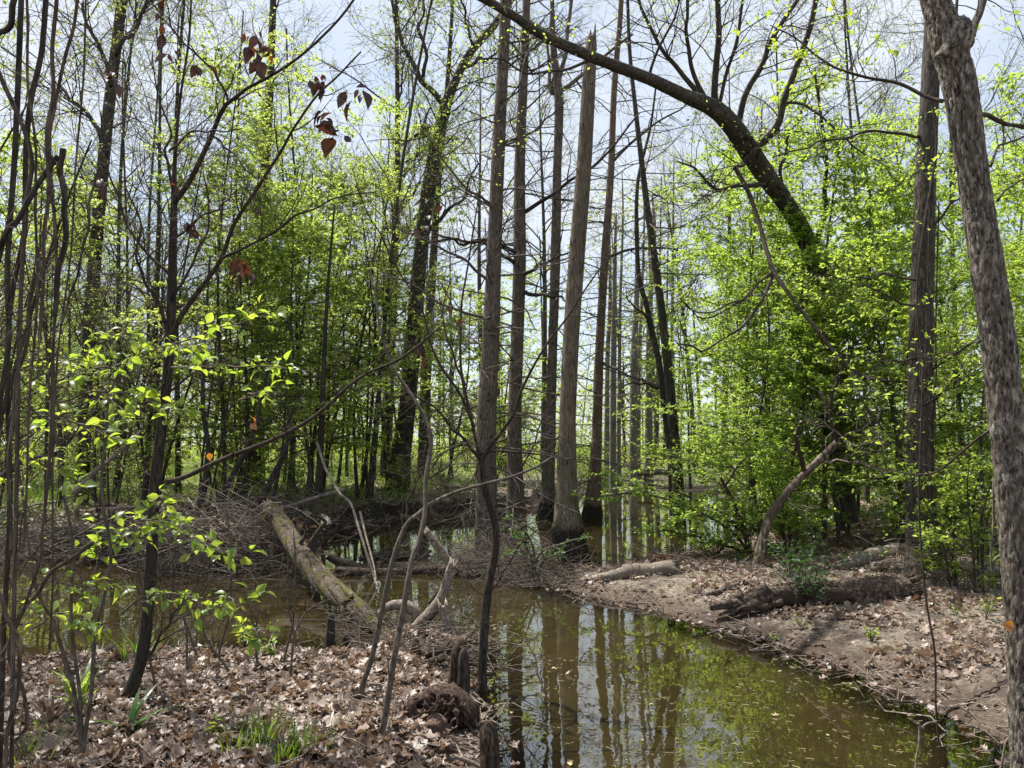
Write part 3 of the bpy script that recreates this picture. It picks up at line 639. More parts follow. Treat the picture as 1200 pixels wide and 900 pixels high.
# T12: the small leaning tree on the right shore
r12, p, r, d12 = stem_tree('leaning_tree', 'small pale barked tree leaning right, forked into dead prongs, on the right shore', 'tree',
    [(889, 662), (893, 635), (903, 605), (922, 578), (942, 556), (962, 537), (983, 516)], [14, 9.5, 9, 8.5, 8, 8, 7], M['leaner'], bark=(.14, 30), S=22, under=.15)
tp = [(p, r)]
for l, ww in (([(942, 556), (936, 532), (935, 508), (940, 492)], (6, 4)), ([(980, 520), (975, 500), (974, 480), (978, 452), (984, 440)], (5, 3)), ([(983, 516), (1000, 508), (1020, 498), (1040, 480)], (6, 3)), ([(983, 515), (1005, 522), (1035, 515)], (4, 2)),
              ([(960, 542), (990, 540), (1020, 545)], (3, 1.5)), ([(985, 512), (972, 500), (956, 489)], (3, 1.5)), ([(920, 580), (928, 592), (945, 598)], (2, 1))):
    tp.append(add_limb(r12, l, (d12, d12 - .3), ww, M['darktwig'] if ww[0] > 4.5 else M['paletwig'], wob=.04))
twigs(r12, tp[1:], [dict(oak[0], n=5, Ln=.5, rmax=.006), dict(oak[1], n=4, Ln=.3, rmin=.0015)], M['paletwig'], leaf=(1, .045, M['leaf_right'], dict(lvl=1)))

# far cypresses up the channel, each on its own foot
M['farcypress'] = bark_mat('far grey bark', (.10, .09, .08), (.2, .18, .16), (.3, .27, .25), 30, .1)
K7 = [(718, 588, 8, 'thin'), (731, 583, 6, 'thin'), (742, 577, 9, 'grey'), (752, 580, 7, 'thin'), (760, 572, 9, 'grey'), (711, 572, 6, 'thin'), (770, 566, 6, 'thin'), (725, 566, 5, 'thin'), (748, 562, 5, 'thin'), (736, 560, 5, 'thin'), (786, 558, 5, 'thin')]
K7 = [K7[i] for i in (0, 2, 4, 5, 7, 8, 10)]
for k, (x, y, ww, _) in enumerate(K7):
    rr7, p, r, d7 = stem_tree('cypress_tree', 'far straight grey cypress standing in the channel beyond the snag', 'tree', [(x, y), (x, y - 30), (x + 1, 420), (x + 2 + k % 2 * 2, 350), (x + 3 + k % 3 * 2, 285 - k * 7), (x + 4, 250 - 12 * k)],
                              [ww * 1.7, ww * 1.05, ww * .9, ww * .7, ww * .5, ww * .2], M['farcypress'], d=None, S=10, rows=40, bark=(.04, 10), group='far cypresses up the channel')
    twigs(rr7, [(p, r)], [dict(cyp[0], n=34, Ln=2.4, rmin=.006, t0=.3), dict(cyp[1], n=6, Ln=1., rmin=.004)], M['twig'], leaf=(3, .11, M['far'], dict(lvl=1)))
# ------------------------------------------------------------------ woodland behind: a few kinds of tree, each copied as whole things
ORI = (0., 0., 0.)
def kind_understory(lm, h, lean, nprim=30, lsize=.066, ll=(12, 16), r0=.045, seed_t=.17):
    root = thing('young_tree', 'x', 'tree', ORI)
    k = np.linspace(0, 1, 14); ph = rng.uniform(0, 6)
    p = np.stack([lean[0] * h * k ** 1.4 + .12 * np.sin(k * 7 + ph), lean[1] * h * k ** 1.4 + .12 * np.cos(k * 6 + ph), -.25 + (h + .25) * k], 1)
    r = np.linspace(r0, .01, 14) * (1 + .5 * np.exp(-k * 18))
    m_ = MB(); tubes(m_, cr(p, 60), np.interp(np.linspace(0, 1, 60), k, r), 10, disp=barked(.07, 20)); m_.build('trunk', M['oak'], root)
    a, ar = spawn(p[None], r[None], nprim, seed_t, 1, .34 * h, 74, grav=.012, wig=.13, npts=8, rfac=.45, rmin=.004, flat=.35, taper=.6, rmax=.022)
    b, br = spawn(a, ar, 9, .15, 1, .13 * h, 48, grav=-.01, wig=.15, npts=6, rfac=.6, rmin=.0024, flat=.85)
    c, crr = spawn(b, br, 3, .2, 1, .05 * h, 45, grav=-.01, wig=.15, npts=4, rfac=.7, rmin=.0016, flat=.85)
    m_ = MB(); tubes(m_, a, ar, 5); tubes(m_, b, br, 3); tubes(m_, c, crr, 3); m_.build('branches', M['darktwig'], root)
    m_ = MB()
    for q, n_ in ((b, ll[0]), (c, ll[1])):
        pos, tan = along(q, n_, .15, 1); leaves(m_, pos, tan, lsize, up=1.9, jitter=.5)
    m_.build('crown', lm, root, smooth=False)
    return root
def kind_canopy(lm, h, t0=.4, dense=3, lsize=.09, r0=.17, bare=False):
    root = thing('tall_tree', 'x', 'tree', ORI)
    k = np.linspace(0, 1, 16); ph = rng.uniform(0, 6)
    p = np.stack([.25 * np.sin(k * 5 + ph) * k, .25 * np.cos(k * 4 + ph) * k, -.3 + (h + .3) * k], 1); r = np.linspace(r0, .02, 16) * (1 + .4 * np.exp(-k * 30))
    m_ = MB(); tubes(m_, cr(p, 90), np.interp(np.linspace(0, 1, 90), k, r), 12, disp=barked(.08, 12)); m_.build('trunk', M['oak'], root)
    a, ar = spawn(p[None], r[None], 26, t0, 1, .22 * h, 48, grav=.05, wig=.15, npts=9, rfac=.45, rmin=.006, taper=.4, rmax=.05)
    b, br = spawn(a, ar, 7, .2, 1, .085 * h, 45, grav=.03, wig=.18, npts=6, rfac=.6, rmin=.004)
    c, crr = spawn(b, br, 6, .15, 1, .036 * h, 42, grav=.03, wig=.18, npts=5, rfac=.6, rmin=.0028)
    m_ = MB(); tubes(m_, a, ar, 6); tubes(m_, b, br, 4); tubes(m_, c, crr, 3); m_.build('branches', M['twig'] if bare else M['darktwig'], root)
    m_ = MB(); pos, tan = along(c, dense, .2, 1); leaves(m_, pos, tan, lsize, droop=-.3); m_.build('crown', lm, root, smooth=False)
    return root
def kind_shrub(lm, h, n, lsize=.058, ll=(6, 9), stems=7):
    root = thing('leafy_shrub', 'x', 'shrub', ORI)
    S0, SR = [], []
    for _ in range(stems):
        a_ = rng.uniform(0, 6.28); k = np.linspace(0, 1, 9)[:, None]; o_ = np.array([math.cos(a_), math.sin(a_), 0])
        S0.append(np.array([0, 0, -.1]) + o_ * .1 + k * np.array([0, 0, h * rng.uniform(.7, 1.1)]) + o_ * k ** 1.5 * h * rng.uniform(.1, .45) + np.sin(k * 5 + a_) * .04); SR.append(np.linspace(.016, .004, 9))
    S0, SR = np.array(S0), np.array(SR)
    m_ = MB(); tubes(m_, S0, SR, 6); m_.build('stems', M['darktwig'], root)
    a, ar = spawn(S0, SR, n, .15, 1, .38 * h, 58, grav=.02, wig=.15, npts=6, rfac=.5, rmin=.0025, flat=.3)
    b, br = spawn(a, ar, 6, .2, 1, .16 * h, 48, grav=0, wig=.16, npts=4, rfac=.6, rmin=.0018, flat=.5)
    m_ = MB(); tubes(m_, a, ar, 4); tubes(m_, b, br, 3); m_.build('branches', M['darktwig'], root)
    m_ = MB()
    for q, n_ in ((a, ll[0]), (b, ll[1])):
        pos, tan = along(q, n_, .15, 1); leaves(m_, pos, tan, lsize, up=1.2)
    m_.build('crown', lm, root, smooth=False)
    return root
def kind_bare(h, stems=3):
    root = thing('bare_sapling', 'x', 'sapling', ORI)
    S0, SR = [], []
    for s_ in range(stems):
        a_ = rng.uniform(0, 6.28); k = np.linspace(0, 1, 12)[:, None]; o_ = np.array([math.cos(a_), math.sin(a_), 0])
        S0.append(np.array([0, 0, -.15]) + k * np.array([0, 0, h * rng.uniform(.75, 1.1)]) + o_ * k ** 1.3 * h * rng.uniform(.05, .3) + np.sin(k * 6 + a_) * .07); SR.append(np.linspace(.024, .006, 12))
    S0, SR = np.array(S0), np.array(SR)
    m_ = MB(); tubes(m_, S0, SR, 7); m_.build('stems', M['darktwig'], root)
    a, ar = spawn(S0, SR, 15, .2, 1, .34 * h, 48, grav=.03, wig=.17, npts=8, rfac=.5, rmin=.003, rmax=.01)
    b, br = spawn(a, ar, 7, .2, 1, .14 * h, 45, grav=.02, wig=.2, npts=6, rfac=.6, rmin=.002)
    c, crr = spawn(b, br, 4, .2, 1, .06 * h, 42, grav=.02, wig=.2, npts=4, rfac=.6, rmin=.0015)
    m_ = MB(); tubes(m_, a, ar, 4); tubes(m_, b, br, 3); tubes(m_, c, crr, 3); m_.build('branches', M['darktwig'], root)
    m_ = MB(); pos, tan = along(c, 1, .4, 1); leaves(m_, pos, tan, .035); m_.build('buds', M['bud'], root, smooth=False)
    return root

KL = [kind_understory(M['leaf_left'], h, ln_, n_) for h, ln_, n_ in ((8.0, (.05, 0), 26), (9.5, (-.06, .02), 30), (6.5, (.10, .03), 24))]
KR = [kind_understory(M['leaf_right'], h, ln_, n_, ll=(10, 13), lsize=.066) for h, ln_, n_ in ((7.5, (-.08, 0), 36), (8.5, (.05, .03), 38), (6.0, (-.14, -.05), 32))]
KC = [kind_canopy(M['bud'], 19, .35), kind_canopy(M['leaf_left'], 17, .3, 4), kind_canopy(M['bud'], 22, .42, 2)]
KS = [kind_shrub(M['leaf_left'], 2.2, 7), kind_shrub(M['leaf_right'], 2.0, 8), kind_shrub(M['leaf_right'], 1.3, 8, .05)]
KB = [kind_bare(5.5), kind_bare(6.5, 2), kind_bare(4.5, 4)]
def px_of(x, y): return 600 + F * x / y
def scatter(kinds, n, pxr, dr, label, group, mind, sc=(.8, 1.2), cond=None, taken=None):
    got = [] if taken is None else taken; k = 0; tries = 0
    while k < n and tries < 6000:
        tries += 1
        d = math.sqrt(rng.uniform(dr[0] ** 2, dr[1] ** 2)); x = (rng.uniform(*pxr) - 600) / F * d
        if any((x - a) ** 2 + (d - b) ** 2 < mind ** 2 for a, b in got): continue
        if shore(np.array([[x, d]]))[0] > -.25: continue
        if cond and not cond(x, d): continue
        got.append((x, d)); kd = kinds[k % len(kinds)]
        o = dup(kd, (x, d, float(gz(x, d))), rng.uniform(0, 6.28), rng.uniform(*sc), label, group, (rng.normal() * .04, rng.normal() * .04)); k += 1
    return k
tk = []
scatter(KL, 14, (-10, 570), (15, 24), 'young tree with olive green spring leaves in the thicket along the far left bank', 'young trees along the far left bank', 1.3, taken=tk, cond=lambda x, d: not (110 < px_of(x, d) < 240))
scatter(KL, 15, (-30, 700), (25, 44), 'young tree with olive green spring leaves deep in the woods behind the left bank', 'young trees deep in the woods behind the left bank', 1.8, (.9, 1.4), taken=tk, cond=lambda x, d: not (120 < px_of(x, d) < 235))
KT = [kind_canopy(M['bud'], 15, .22, 1, .05, .06, True), kind_canopy(M['bud'], 13, .18, 1, .05, .05, True)]
scatter(KT, 8, (60, 560), (14.5, 24), 'bare grey canopy tree with a fine web of twigs above the far left bank', 'bare canopy trees above the far left bank', 1.6, (.85, 1.2), taken=tk)
scatter(KT, 4, (840, 1250), (15, 24), 'bare grey canopy tree with a fine web of twigs above the right bank', 'bare canopy trees above the right bank', 1.6, (.85, 1.2), taken=tk)
scatter(KR, 16, (820, 1420), (11.5, 19), 'young tree with bright lime green leaves in the thicket on the right bank', 'young trees in the right bank thicket', 1.2, (.7, 1.05), cond=lambda x, d: px_of(x, d) > 835, taken=tk)
scatter(KR, 13, (790, 1400), (19, 40), 'young tree with lime green leaves deeper in the woods behind the right bank', 'young trees deep in the woods behind the right bank', 1.8, (.9, 1.4), taken=tk)
scatter(KC, 6, (0, 660), (20, 48), 'tall thin canopy tree in first leaf above the thicket behind the left bank', 'canopy trees behind the left bank', 2.5, (.85, 1.15), taken=tk)
scatter(KC, 10, (780, 1380), (18, 48), 'tall thin canopy tree in first leaf above the thicket behind the right bank', 'canopy trees behind the right bank', 2.5, (.85, 1.15), taken=tk)
tk2 = []
scatter(KS[:1], 22, (-80, 600), (13.6, 27), 'low leafy shrub under the trees along the far left bank', 'shrubs under the trees along the far left bank', .9, (.5, 1.1), taken=tk2)
scatter(KS[1:], 16, (850, 1400), (11, 24), 'low lime green shrub under the trees on the right bank', 'shrubs under the trees on the right bank', .9, (.5, 1.1), cond=lambda x, d: px_of(x, d) > 860 and not (940 < px_of(x, d) < 1060 and d < 16), taken=tk2)
scatter(KB, 15, (-60, 460), (13.4, 22), 'bare many stemmed sapling among the thicket on the far left bank', 'bare saplings on the far left bank', 1.0, (.9, 1.7), taken=tk2)
scatter(KB, 3, (-250, 60), (4.6, 6.3), 'bare twiggy sapling standing on the near bank behind the vines at the left edge', 'bare saplings behind the vines at the left edge', .35, (.7, 1.2), taken=tk2)
scatter(KS[:1], 11, (-100, 640), (20, 42), 'tall leafy shrub filling the woods well behind the left bank', 'tall shrubs well behind the left bank', 1.2, (1.1, 2.0), taken=tk2)
scatter(KS[1:], 10, (800, 1420), (17, 40), 'tall lime green shrub filling the woods well behind the right bank', 'tall shrubs well behind the right bank', 1.2, (1.1, 2.2), taken=tk2)
# a few put where the photograph shows them
for kd, x, y, d, s, rz, lab in ((KS[1], 880, 645, 11.8, .6, .4, 'leafy shrub overhanging the channel at the tip of the right bank'), (KR[2], 925, 625, 13.0, .62, 2.2, 'small lime green tree leaning over the channel behind the pale leaning tree'),
                                (KR[1], 1000, 630, 13.4, .62, .7, 'small lime green tree before the lower stem of the arching tree'), (KL[0], 415, 600, 20, 1.05, .3, 'leafy young tree just left of the forked oak'), (KL[2], 345, 600, 17, 1.2, 1.3, 'leafy young tree over the end of the brush pile'), (KL[1], 255, 600, 16, 1.0, 2.3, 'leafy young tree left of the stout dark trunk'), (KR[0], 978, 630, 12.4, .62, 2.9, 'slim lime green tree in front of the lower stem of the arching tree'), (KR[2], 955, 625, 13.6, .7, 5.1, 'leafy lime green tree just behind the lower stem of the arching tree'),
                                (KS[2], 1130, 640, 8.6, 1.1, 1.0, 'bright green shrub between the vine clad tree and the scaly trunk'), (KR[0], 1150, 600, 9.8, .55, 3.0, 'small bright green tree behind the scaly trunk at the right edge'),
                                (KS[1], 700, 600, 26, 1.0, .8, 'low leafy shrub on the bank at the end of the channel'), (KS[1], 905, 590, 21, 1.1, 1.8, 'leafy shrub hanging over the water beside the slender crossing stems'),
                                (KS[0], 470, 600, 21, .5, 1.8, 'low green bush on the grassy far bank beneath the forked oak')):
    X = P(x, y, d); dup(kd, gp(X[0], d), rz, s, lab)
for kd in KL + KR + KC + KS + KB + KT: kill(kd)

# the far wood that reads as one mass
m_ = MB(); mt_ = MB()
for k in range(170):
    d = rng.uniform(48, 95); x = (rng.uniform(-250, 1450) - 600) / F * d; z = float(gz(x, d)); h = rng.uniform(9, 19); ln_ = rng.normal(size=2) * .5
    tubes(mt_, cr([[x, d, z - .3], [x + ln_[0] * .5, d + ln_[1] * .5, z + h * .5], [x + ln_[0], d + ln_[1], z + h]], 8), np.linspace(rng.uniform(.09, .2), .03, 8), 6)
    n_ = 420; q = rng.normal(size=(n_, 3)) * [1.8, 1.8, h * .26] + [x, d, z + h * rng.uniform(.2, .5)]; q = q[q[:, 2] > z]
    leaves(m_, q, rng.normal(size=(len(q), 3)), .28)
n_ = 34000; d = rng.uniform(38, 95, n_); x = (rng.uniform(-250, 1450, n_) - 600) / F * d; q = np.stack([x, d, gz(x, d) + rng.exponential(1.5, n_)], 1); leaves(m_, q, rng.normal(size=(n_, 3)), .24)
fw = mt_.build('distant_woods', M['oak']); tag(fw, 'distant woods closing the view behind the creek', 'woods', kind='stuff')
tag(m_.build('distant_foliage', M['far'], smooth=False), 'pale green foliage of the distant woods', 'foliage', kind='stuff')

# grass and weeds on the open forest floor
m_ = MB(); n_ = 26000; d = rng.uniform(13.5, 42, n_); x = (rng.uniform(-200, 1400, n_) - 600) / F * d
dens = fbm(np.stack([x * .5, d * .5, x * 0], 1), 3); ok = (shore(np.stack([x, d], 1)) < -.3) & (dens > .42); x, d = x[ok], d[ok]
q = np.stack([x, d, gz(x, d)], 1); n_ = len(q); D_ = nrm(rng.normal(size=(n_, 3)) * .35 + [0, 0, 1]); hh = rng.uniform(.15, .5, n_)[:, None]; s = nrm(np.cross(D_, rng.normal(size=(n_, 3)))) * rng.uniform(.008, .022, n_)[:, None]
tip = q + D_ * hh + nrm(rng.normal(size=(n_, 3))) * hh * .3
b = np.arange(n_)[:, None] * 3
m_.add(np.stack([q - s, q + s, tip], 1).reshape(-1, 3), None, b + [0, 1, 2], np.repeat(rng.random(n_), 3))
pos = q[: n_ // 2] + rng.normal(size=(n_ // 2, 3)) * [.2, .2, .0] + [0, 0, .2]; leaves(m_, pos, rng.normal(size=(len(pos), 3)), .08)
tag(m_.build('undergrowth', M['grass'], smooth=False), 'grass and weeds on the forest floor beyond the creek', 'undergrowth', kind='stuff')

# ------------------------------------------------------------------ leaf litter
def oak_template(k):
    t = np.linspace(0, 1, 10); wv_ = (.10 + .30 * np.sin(np.pi * t ** .8)) * (1 + .45 * np.sign(np.sin(t * (15 + k) + k)) * (t > .15) * (t < .92)); wv_[0] = .015; wv_[-1] = .06
    c1, c2, tw = rng.uniform(-.5, 1.1), rng.uniform(-.7, .9), rng.uniform(-.8, .8); v = []
    for s_ in (-1, 0, 1):
        for tt, ww in zip(t, wv_):
            y = s_ * ww * .8; a_ = tw * (tt - .5); z = c1 * y * y * 1.6 + c2 * (tt - .5) ** 2 + .03 * math.sin(tt * 9 + k + s_)
            v.append([tt - .5, y * math.cos(a_) - z * math.sin(a_), y * math.sin(a_) + z * math.cos(a_)])
    q = [(r_ * 10 + j, r_ * 10 + j + 1, (r_ + 1) * 10 + j + 1, (r_ + 1) * 10 + j) for r_ in (0, 1) for j in range(9)]
    return np.array(v), np.array(q)
OT = [oak_template(k) for k in range(9)]
def rotm(az, tx, ty):
    ca, sa, cx, sx, cy_, sy = np.cos(az), np.sin(az), np.cos(tx), np.sin(tx), np.cos(ty), np.sin(ty); z = np.zeros_like(az); o_ = z + 1
    A = np.stack([ca, -sa, z, sa, ca, z, z, z, o_], -1).reshape(-1, 3, 3); B = np.stack([o_, z, z, z, cx, -sx, z, sx, cx], -1).reshape(-1, 3, 3); C = np.stack([cy_, z, sy, z, o_, z, -sy, z, cy_], -1).reshape(-1, 3, 3)
    return A @ B @ C
def litter(mb_, pos, size, tilt=.35, var=None):
    n_ = len(pos)
    if not n_: return
    kk = rng.integers(0, len(OT), n_); var = np.clip(rng.random(n_) * .75 + (fbm(np.asarray(pos) * [1.7, 1.7, 0] + 11, 3) - .36) * 1.1, 0, 1) if var is None else var
    for k, (tv, tq) in enumerate(OT):
        i = np.where(kk == k)[0]
        if not len(i): continue
        Rm = rotm(rng.uniform(0, 6.28, len(i)), rng.normal(size=len(i)) * tilt, rng.normal(size=len(i)) * tilt)
        s = size * rng.uniform(.4, 1.45, len(i))
        v = np.einsum('nij,vj->nvi', Rm, tv) * s[:, None, None] + pos[i][:, None, :]
        mb_.add(v.reshape(-1, 3), (np.arange(len(i))[:, None, None] * len(tv) + tq[None]).reshape(-1, 4), None, np.repeat(var[i], len(tv)))
def field(n_, xr, yr, dens=None, zmin=.035, lift=(.0, .05)):
    x = rng.uniform(*xr, n_); y = rng.uniform(*yr, n_); z = gz(x, y); ok = z > zmin
    if dens is not None: ok &= rng.random(n_) < dens(x, y, z)
    x, y, z = x[ok], y[ok], z[ok]; return np.stack([x, y, z + rng.uniform(*lift, len(x))], 1)
m_ = MB()
litter(m_, field(13000, (-5.5, .25), (2.6, 7.6)), .082, .5)
litter(m_, field(3000, (-2.6, .1), (2.5, 4.6)), .08, .5)
litter(m_, field(14000, (-5.5, .3), (2.6, 7.6)), .04, .5)
def dr(x, y, z):
    s = -shore(np.stack([x, y], 1)); n = fbm(np.stack([x * 1.1, y * 1.1, x * 0], 1), 3)
    return np.clip(.06 + .95 * sstep(.2, .95, s + (n - .5) * 1.8), 0, 1) * sstep(.34, .56, n) * .8 
litter(m_, field(19000, (.8, 8.5), (4.5, 14), dr), .08, .55)
c5 = hit(1120, 775); litter(m_, np.stack([*(lambda a, b: (a, b, gz(a, b) + rng.uniform(.0, .05, 260)))(c5[0] + rng.normal(size=260) * .32, c5[1] + rng.normal(size=260) * .22)], 1), .09, .7, rng.uniform(.5, 1, 260))
litter(m_, field(20000, (.8, 8.5), (4.5, 14), lambda x, y, z: np.clip(dr(x, y, z) + .18, 0, 1), .02), .035, .4)
litter(m_, field(9000, (-9, 2), (11, 24), lambda x, y, z: sstep(.4, .6, fbm(np.stack([x * .7, y * .7, x * 0 + 4], 1), 3))), .13)
litter(m_, field(5500, (2, 16), (12, 26), lambda x, y, z: .9 + 0 * x), .14)
# wet leaves and bits stranded along the waterline
E = [(a_, b_) for a_, b_ in zip(W, np.roll(W, -1, 0)) if max(abs(a_[0]), abs(b_[0])) < 9 and max(a_[1], b_[1]) < 16]
ln_ = np.array([np.linalg.norm(b_ - a_) for a_, b_ in E]); kk = rng.choice(len(E), 2600, p=ln_ / ln_.sum()); u_ = rng.random(2600)[:, None]
sp2 = np.array([E[i][0] for i in kk]) * (1 - u_) + np.array([E[i][1] for i in kk]) * u_ + rng.normal(size=(2600, 2)) * .13
sz = np.maximum(gz(sp2[:, 0], sp2[:, 1]), -.004) + .008; SHP = np.concatenate([sp2, sz[:, None]], 1)
litter(m_, SHP[:1500], .06, .35, rng.random(1500) ** 2 * .6)
tag(m_.build('leaf_litter', M['dead']), 'dry curled oak leaves carpeting the banks', 'leaf litter', kind='stuff')
# bits of twig and bark among the litter
m_ = MB()
for xr, yr, n_ in (((-5, .3), (2.6, 7.2), 2400), ((.9, 8), (4.6, 13), 2000), ((-8, 1.5), (10, 17), 420)):
    pos = field(n_, xr, yr, None, .02, (.005, .03)); n_ = len(pos); a_ = rng.uniform(0, 6.28, n_); l_ = rng.uniform(.06, .4, n_)[:, None]
    d_ = np.stack([np.cos(a_), np.sin(a_), rng.normal(size=n_) * .12], 1) * l_; k_ = rng.normal(size=(n_, 3)) * l_ * .08
    pt = np.stack([pos, pos + d_ * .35 + k_, pos + d_ * .7 - k_, pos + d_], 1); tubes(m_, pt, np.repeat(rng.uniform(.0015, .006, n_)[:, None], 4, 1) * [1, .9, .8, .6], 4)
q_ = SHP[1500:2300]; n_ = len(q_); a_ = rng.uniform(0, 6.28, n_); l_ = rng.uniform(.08, .5, n_)[:, None]; d_ = np.stack([np.cos(a_), np.sin(a_), np.abs(rng.normal(size=n_)) * .15], 1) * l_; k_ = rng.normal(size=(n_, 3)) * l_ * .1
tubes(m_, np.stack([q_, q_ + d_ * .35 + k_, q_ + d_ * .7 - k_, q_ + d_], 1), np.repeat(rng.uniform(.002, .007, n_)[:, None], 4, 1) * [1, .9, .8, .5], 4)
tag(m_.build('twig_litter', M['paletwig']), 'broken twigs scattered among the dry leaves', 'twig litter', kind='stuff')
# catkins afloat
m_ = MB(); n_ = 1900; x = rng.uniform(-.6, 3.2, n_); y = rng.uniform(3.6, 11.5, n_); dn = fbm(np.stack([x * .8, y * .5, x * 0], 1), 3)
ok = (gz(x, y) < -.03) & (dn > .47); x, y = x[ok], y[ok]; n_ = len(x); a_ = rng.normal(size=n_) * .7; l_ = rng.uniform(.006, .026, n_)
c_ = np.stack([x, y, x * 0 + .004], 1); d_ = np.stack([np.cos(a_), np.sin(a_), a_ * 0], 1) * l_[:, None]; e_ = np.stack([-np.sin(a_), np.cos(a_), a_ * 0], 1) * (l_ * rng.uniform(-.3, .3, n_))[:, None]
tubes(m_, np.stack([c_ - d_, c_ + e_, c_ + d_], 1), np.full((n_, 3), .002), 4, a=rng.random(n_))
litter(m_, np.stack([x, y, x * 0 + .01], 1)[::30], .045, .1, np.full(len(x[::30]), .8))
tag(m_.build('floating_catkins', M['catkin']), 'pale catkins and specks floating on the creek', 'catkins', kind='stuff')
def sapling(label, px, d, w, mat, limbs, spec, group=None, leaf=None, cat='sapling', name='sapling', S=16, dlimb=None):
    b = P(*px[0], d if np.isscalar(d) else d[0]); root = thing(name, label, cat, gp(b[0], b[1]), group)
    p, r = trace(px, d, w, 110, .02, .15); m_ = MB(); tubes(m_, p, r, S, caps=True, disp=barked(.10, 60)); m_.build('trunk', mat, root)
    tp = []
    for l, dl, ww in limbs: tp.append(add_limb(root, l, dl, ww, M['darktwig'], wob=.025, n=40))
    twigs(root, tp + [(p, r)], spec, M['darktwig'], leaf=leaf)
    return root, tp
# ------------------------------------------------------------------ logs, roots, knees, brush
def log_thing(name, label, cat, px, d, w, mat, S=20, bark=(.12, 18), flute=0, group=None, zoff=0., n=70, ground=None):
    if ground is not None:
        d = [hit(*q)[1] for q in px]
    p, r = trace(px, d, w, n)
    if ground is not None: p[:, 2] = np.maximum(gz(p[:, 0], p[:, 1]), 0) + r * ground
    root = thing(name, label, cat, p[0], group)
    p = p + np.array([0, 0, zoff]); m_ = MB(); tubes(m_, p, r, S, caps=True, disp=barked(bark[0], bark[1], stretch=.13, flute=flute), jag=1.5); return root, m_, p, r
def dep(px, py): return hit(px, py)[1]

root, m_, p, r = log_thing('mossy_log', 'big mossy log slanting from the brush pile down into the water', 'log', [(318, 598), (335, 622), (352, 648), (380, 682), (412, 708), (445, 735), (462, 752)], [12.2, 11.5, 10.6, 9.4, 8.5, 7.8, 7.3], [18, 20, 21, 23, 20, 15, 8], M['mosslog'], S=44, bark=(.26, 11), n=150)
m_.build('stem', M['mosslog'], root)
for l, ww in (([(352, 640), (358, 622), (352, 606)], (6, 3)), ([(362, 646), (368, 628), (380, 615), (372, 604)], (7, 3)), ([(412, 700), (400, 712), (408, 730), (400, 748)], (5, 3))):
    add_limb(root, l, (10.6, 10.4) if l[0][0] < 400 else (8.4, 8.2), ww, M['mosslog'], wob=.05, name='branch_stub')
root, m_, p, r = log_thing('rotten_log', 'rotten split log with a broken upturned end lying on the right bank', 'log', [(868, 720), (885, 716), (905, 711), (940, 708), (985, 705), (1030, 702), (1064, 700)], 9, [12, 19, 26, 25, 27, 26, 22], M['log'], S=40, bark=(.30, 9), n=130, ground=.8)
LD = float(p[25, 1]); LZ = float(p[25, 2]); LXL = p[10]
m_.build('stem', M['log'], root)
m_ = MB()
for k in range(9):
    q0 = p[22] + rng.normal(size=3) * [.12, .04, .05]; q1 = hit(852 + rng.uniform(-12, 22), 722 + rng.uniform(-8, 8)) + [0, 0, .04]; tubes(m_, cr([q0, (q0 + q1) / 2 + rng.normal(size=3) * .03, q1], 9), np.linspace(.045, .012, 9), 6, caps=True, disp=barked(.3, 20))
m_.build('splinters', M['log'], root)
p_, r_ = trace([(832, 711), (850, 708), (868, 706), (885, 697), (899, 688)], (LD, LD), [9, 12, 13, 16, 12], 50); m_ = MB(); tubes(m_, p_, r_, 18, caps=True, disp=barked(.2, 18)); m_.build('broken_end', M['log'], root)
root, m_, p, r = log_thing('fallen_log', 'grey log lying behind the scaly trunk, below the vine clad tree', 'log', [(1092, 682), (1130, 676), (1165, 674), (1230, 672)], 9, [14, 18, 20, 20], M['paletwig'], bark=(.14, 14), ground=.7); m_.build('stem', M['paletwig'], root)
root, m_, p, r = log_thing('fallen_log', 'dark mossy log lying behind the foot of the vine clad tree', 'log', [(1098, 652), (1130, 648), (1170, 645), (1240, 640)], 9, [24, 30, 30, 30], M['mosslog'], bark=(.2, 12), ground=.7); m_.build('stem', M['mosslog'], root)
root, m_, p, r = log_thing('fallen_log', 'smooth bare tan soil berm shaped as a log left of the vine clad tree', 'log', [(980, 668), (1010, 660), (1040, 652), (1068, 648)], 9, [12, 17, 18, 16], M['paletwig'], bark=(.12, 8), ground=.4); m_.build('stem', M['paletwig'], root)  # tan soil berm, modelled as a half sunk log
root, m_, p, r = log_thing('driftwood_log', 'smooth pale log lying at the tip of the right bank beside the water', 'log', [(688, 684), (715, 680), (745, 675), (790, 672)], 9, [7, 12, 17, 18], M['paletwig'], bark=(.14, 10), ground=.6); m_.build('stem', M['paletwig'], root)
root, m_, p, r = log_thing('floating_log', 'dark half sunken log lying level in the far pool', 'log', [(424, 656), (445, 652), (470, 652), (502, 649)], 12.9, [7, 11, 12, 8], M['dark'], bark=(.15, 14)); m_.build('stem', M['dark'], root)
root, m_, p, r = log_thing('floating_log', 'low dark log lying in the water right of the mossy log', 'log', [(385, 652), (405, 662), (430, 668), (470, 668)], 11.6, [8, 13, 13, 8], M['dark'], bark=(.15, 14)); m_.build('stem', M['dark'], root)
root, m_, p, r = log_thing('fallen_log', 'thin log lying across the far end of the channel', 'log', [(735, 556), (765, 553), (800, 554)], 33., [6, 7, 7], M['paletwig'], bark=(.1, 10)); m_.build('stem', M['paletwig'], root)
root, m_, p, r = log_thing('driftwood', 'thick smooth log running along the debris dam in the left pool', 'driftwood', [(395, 668), (450, 672), (520, 668), (575, 676)], [11.4, 11.4, 11.5, 11.2], [8, 12, 11, 8], M['log'], bark=(.16, 14)); m_.build('stem', M['log'], root)
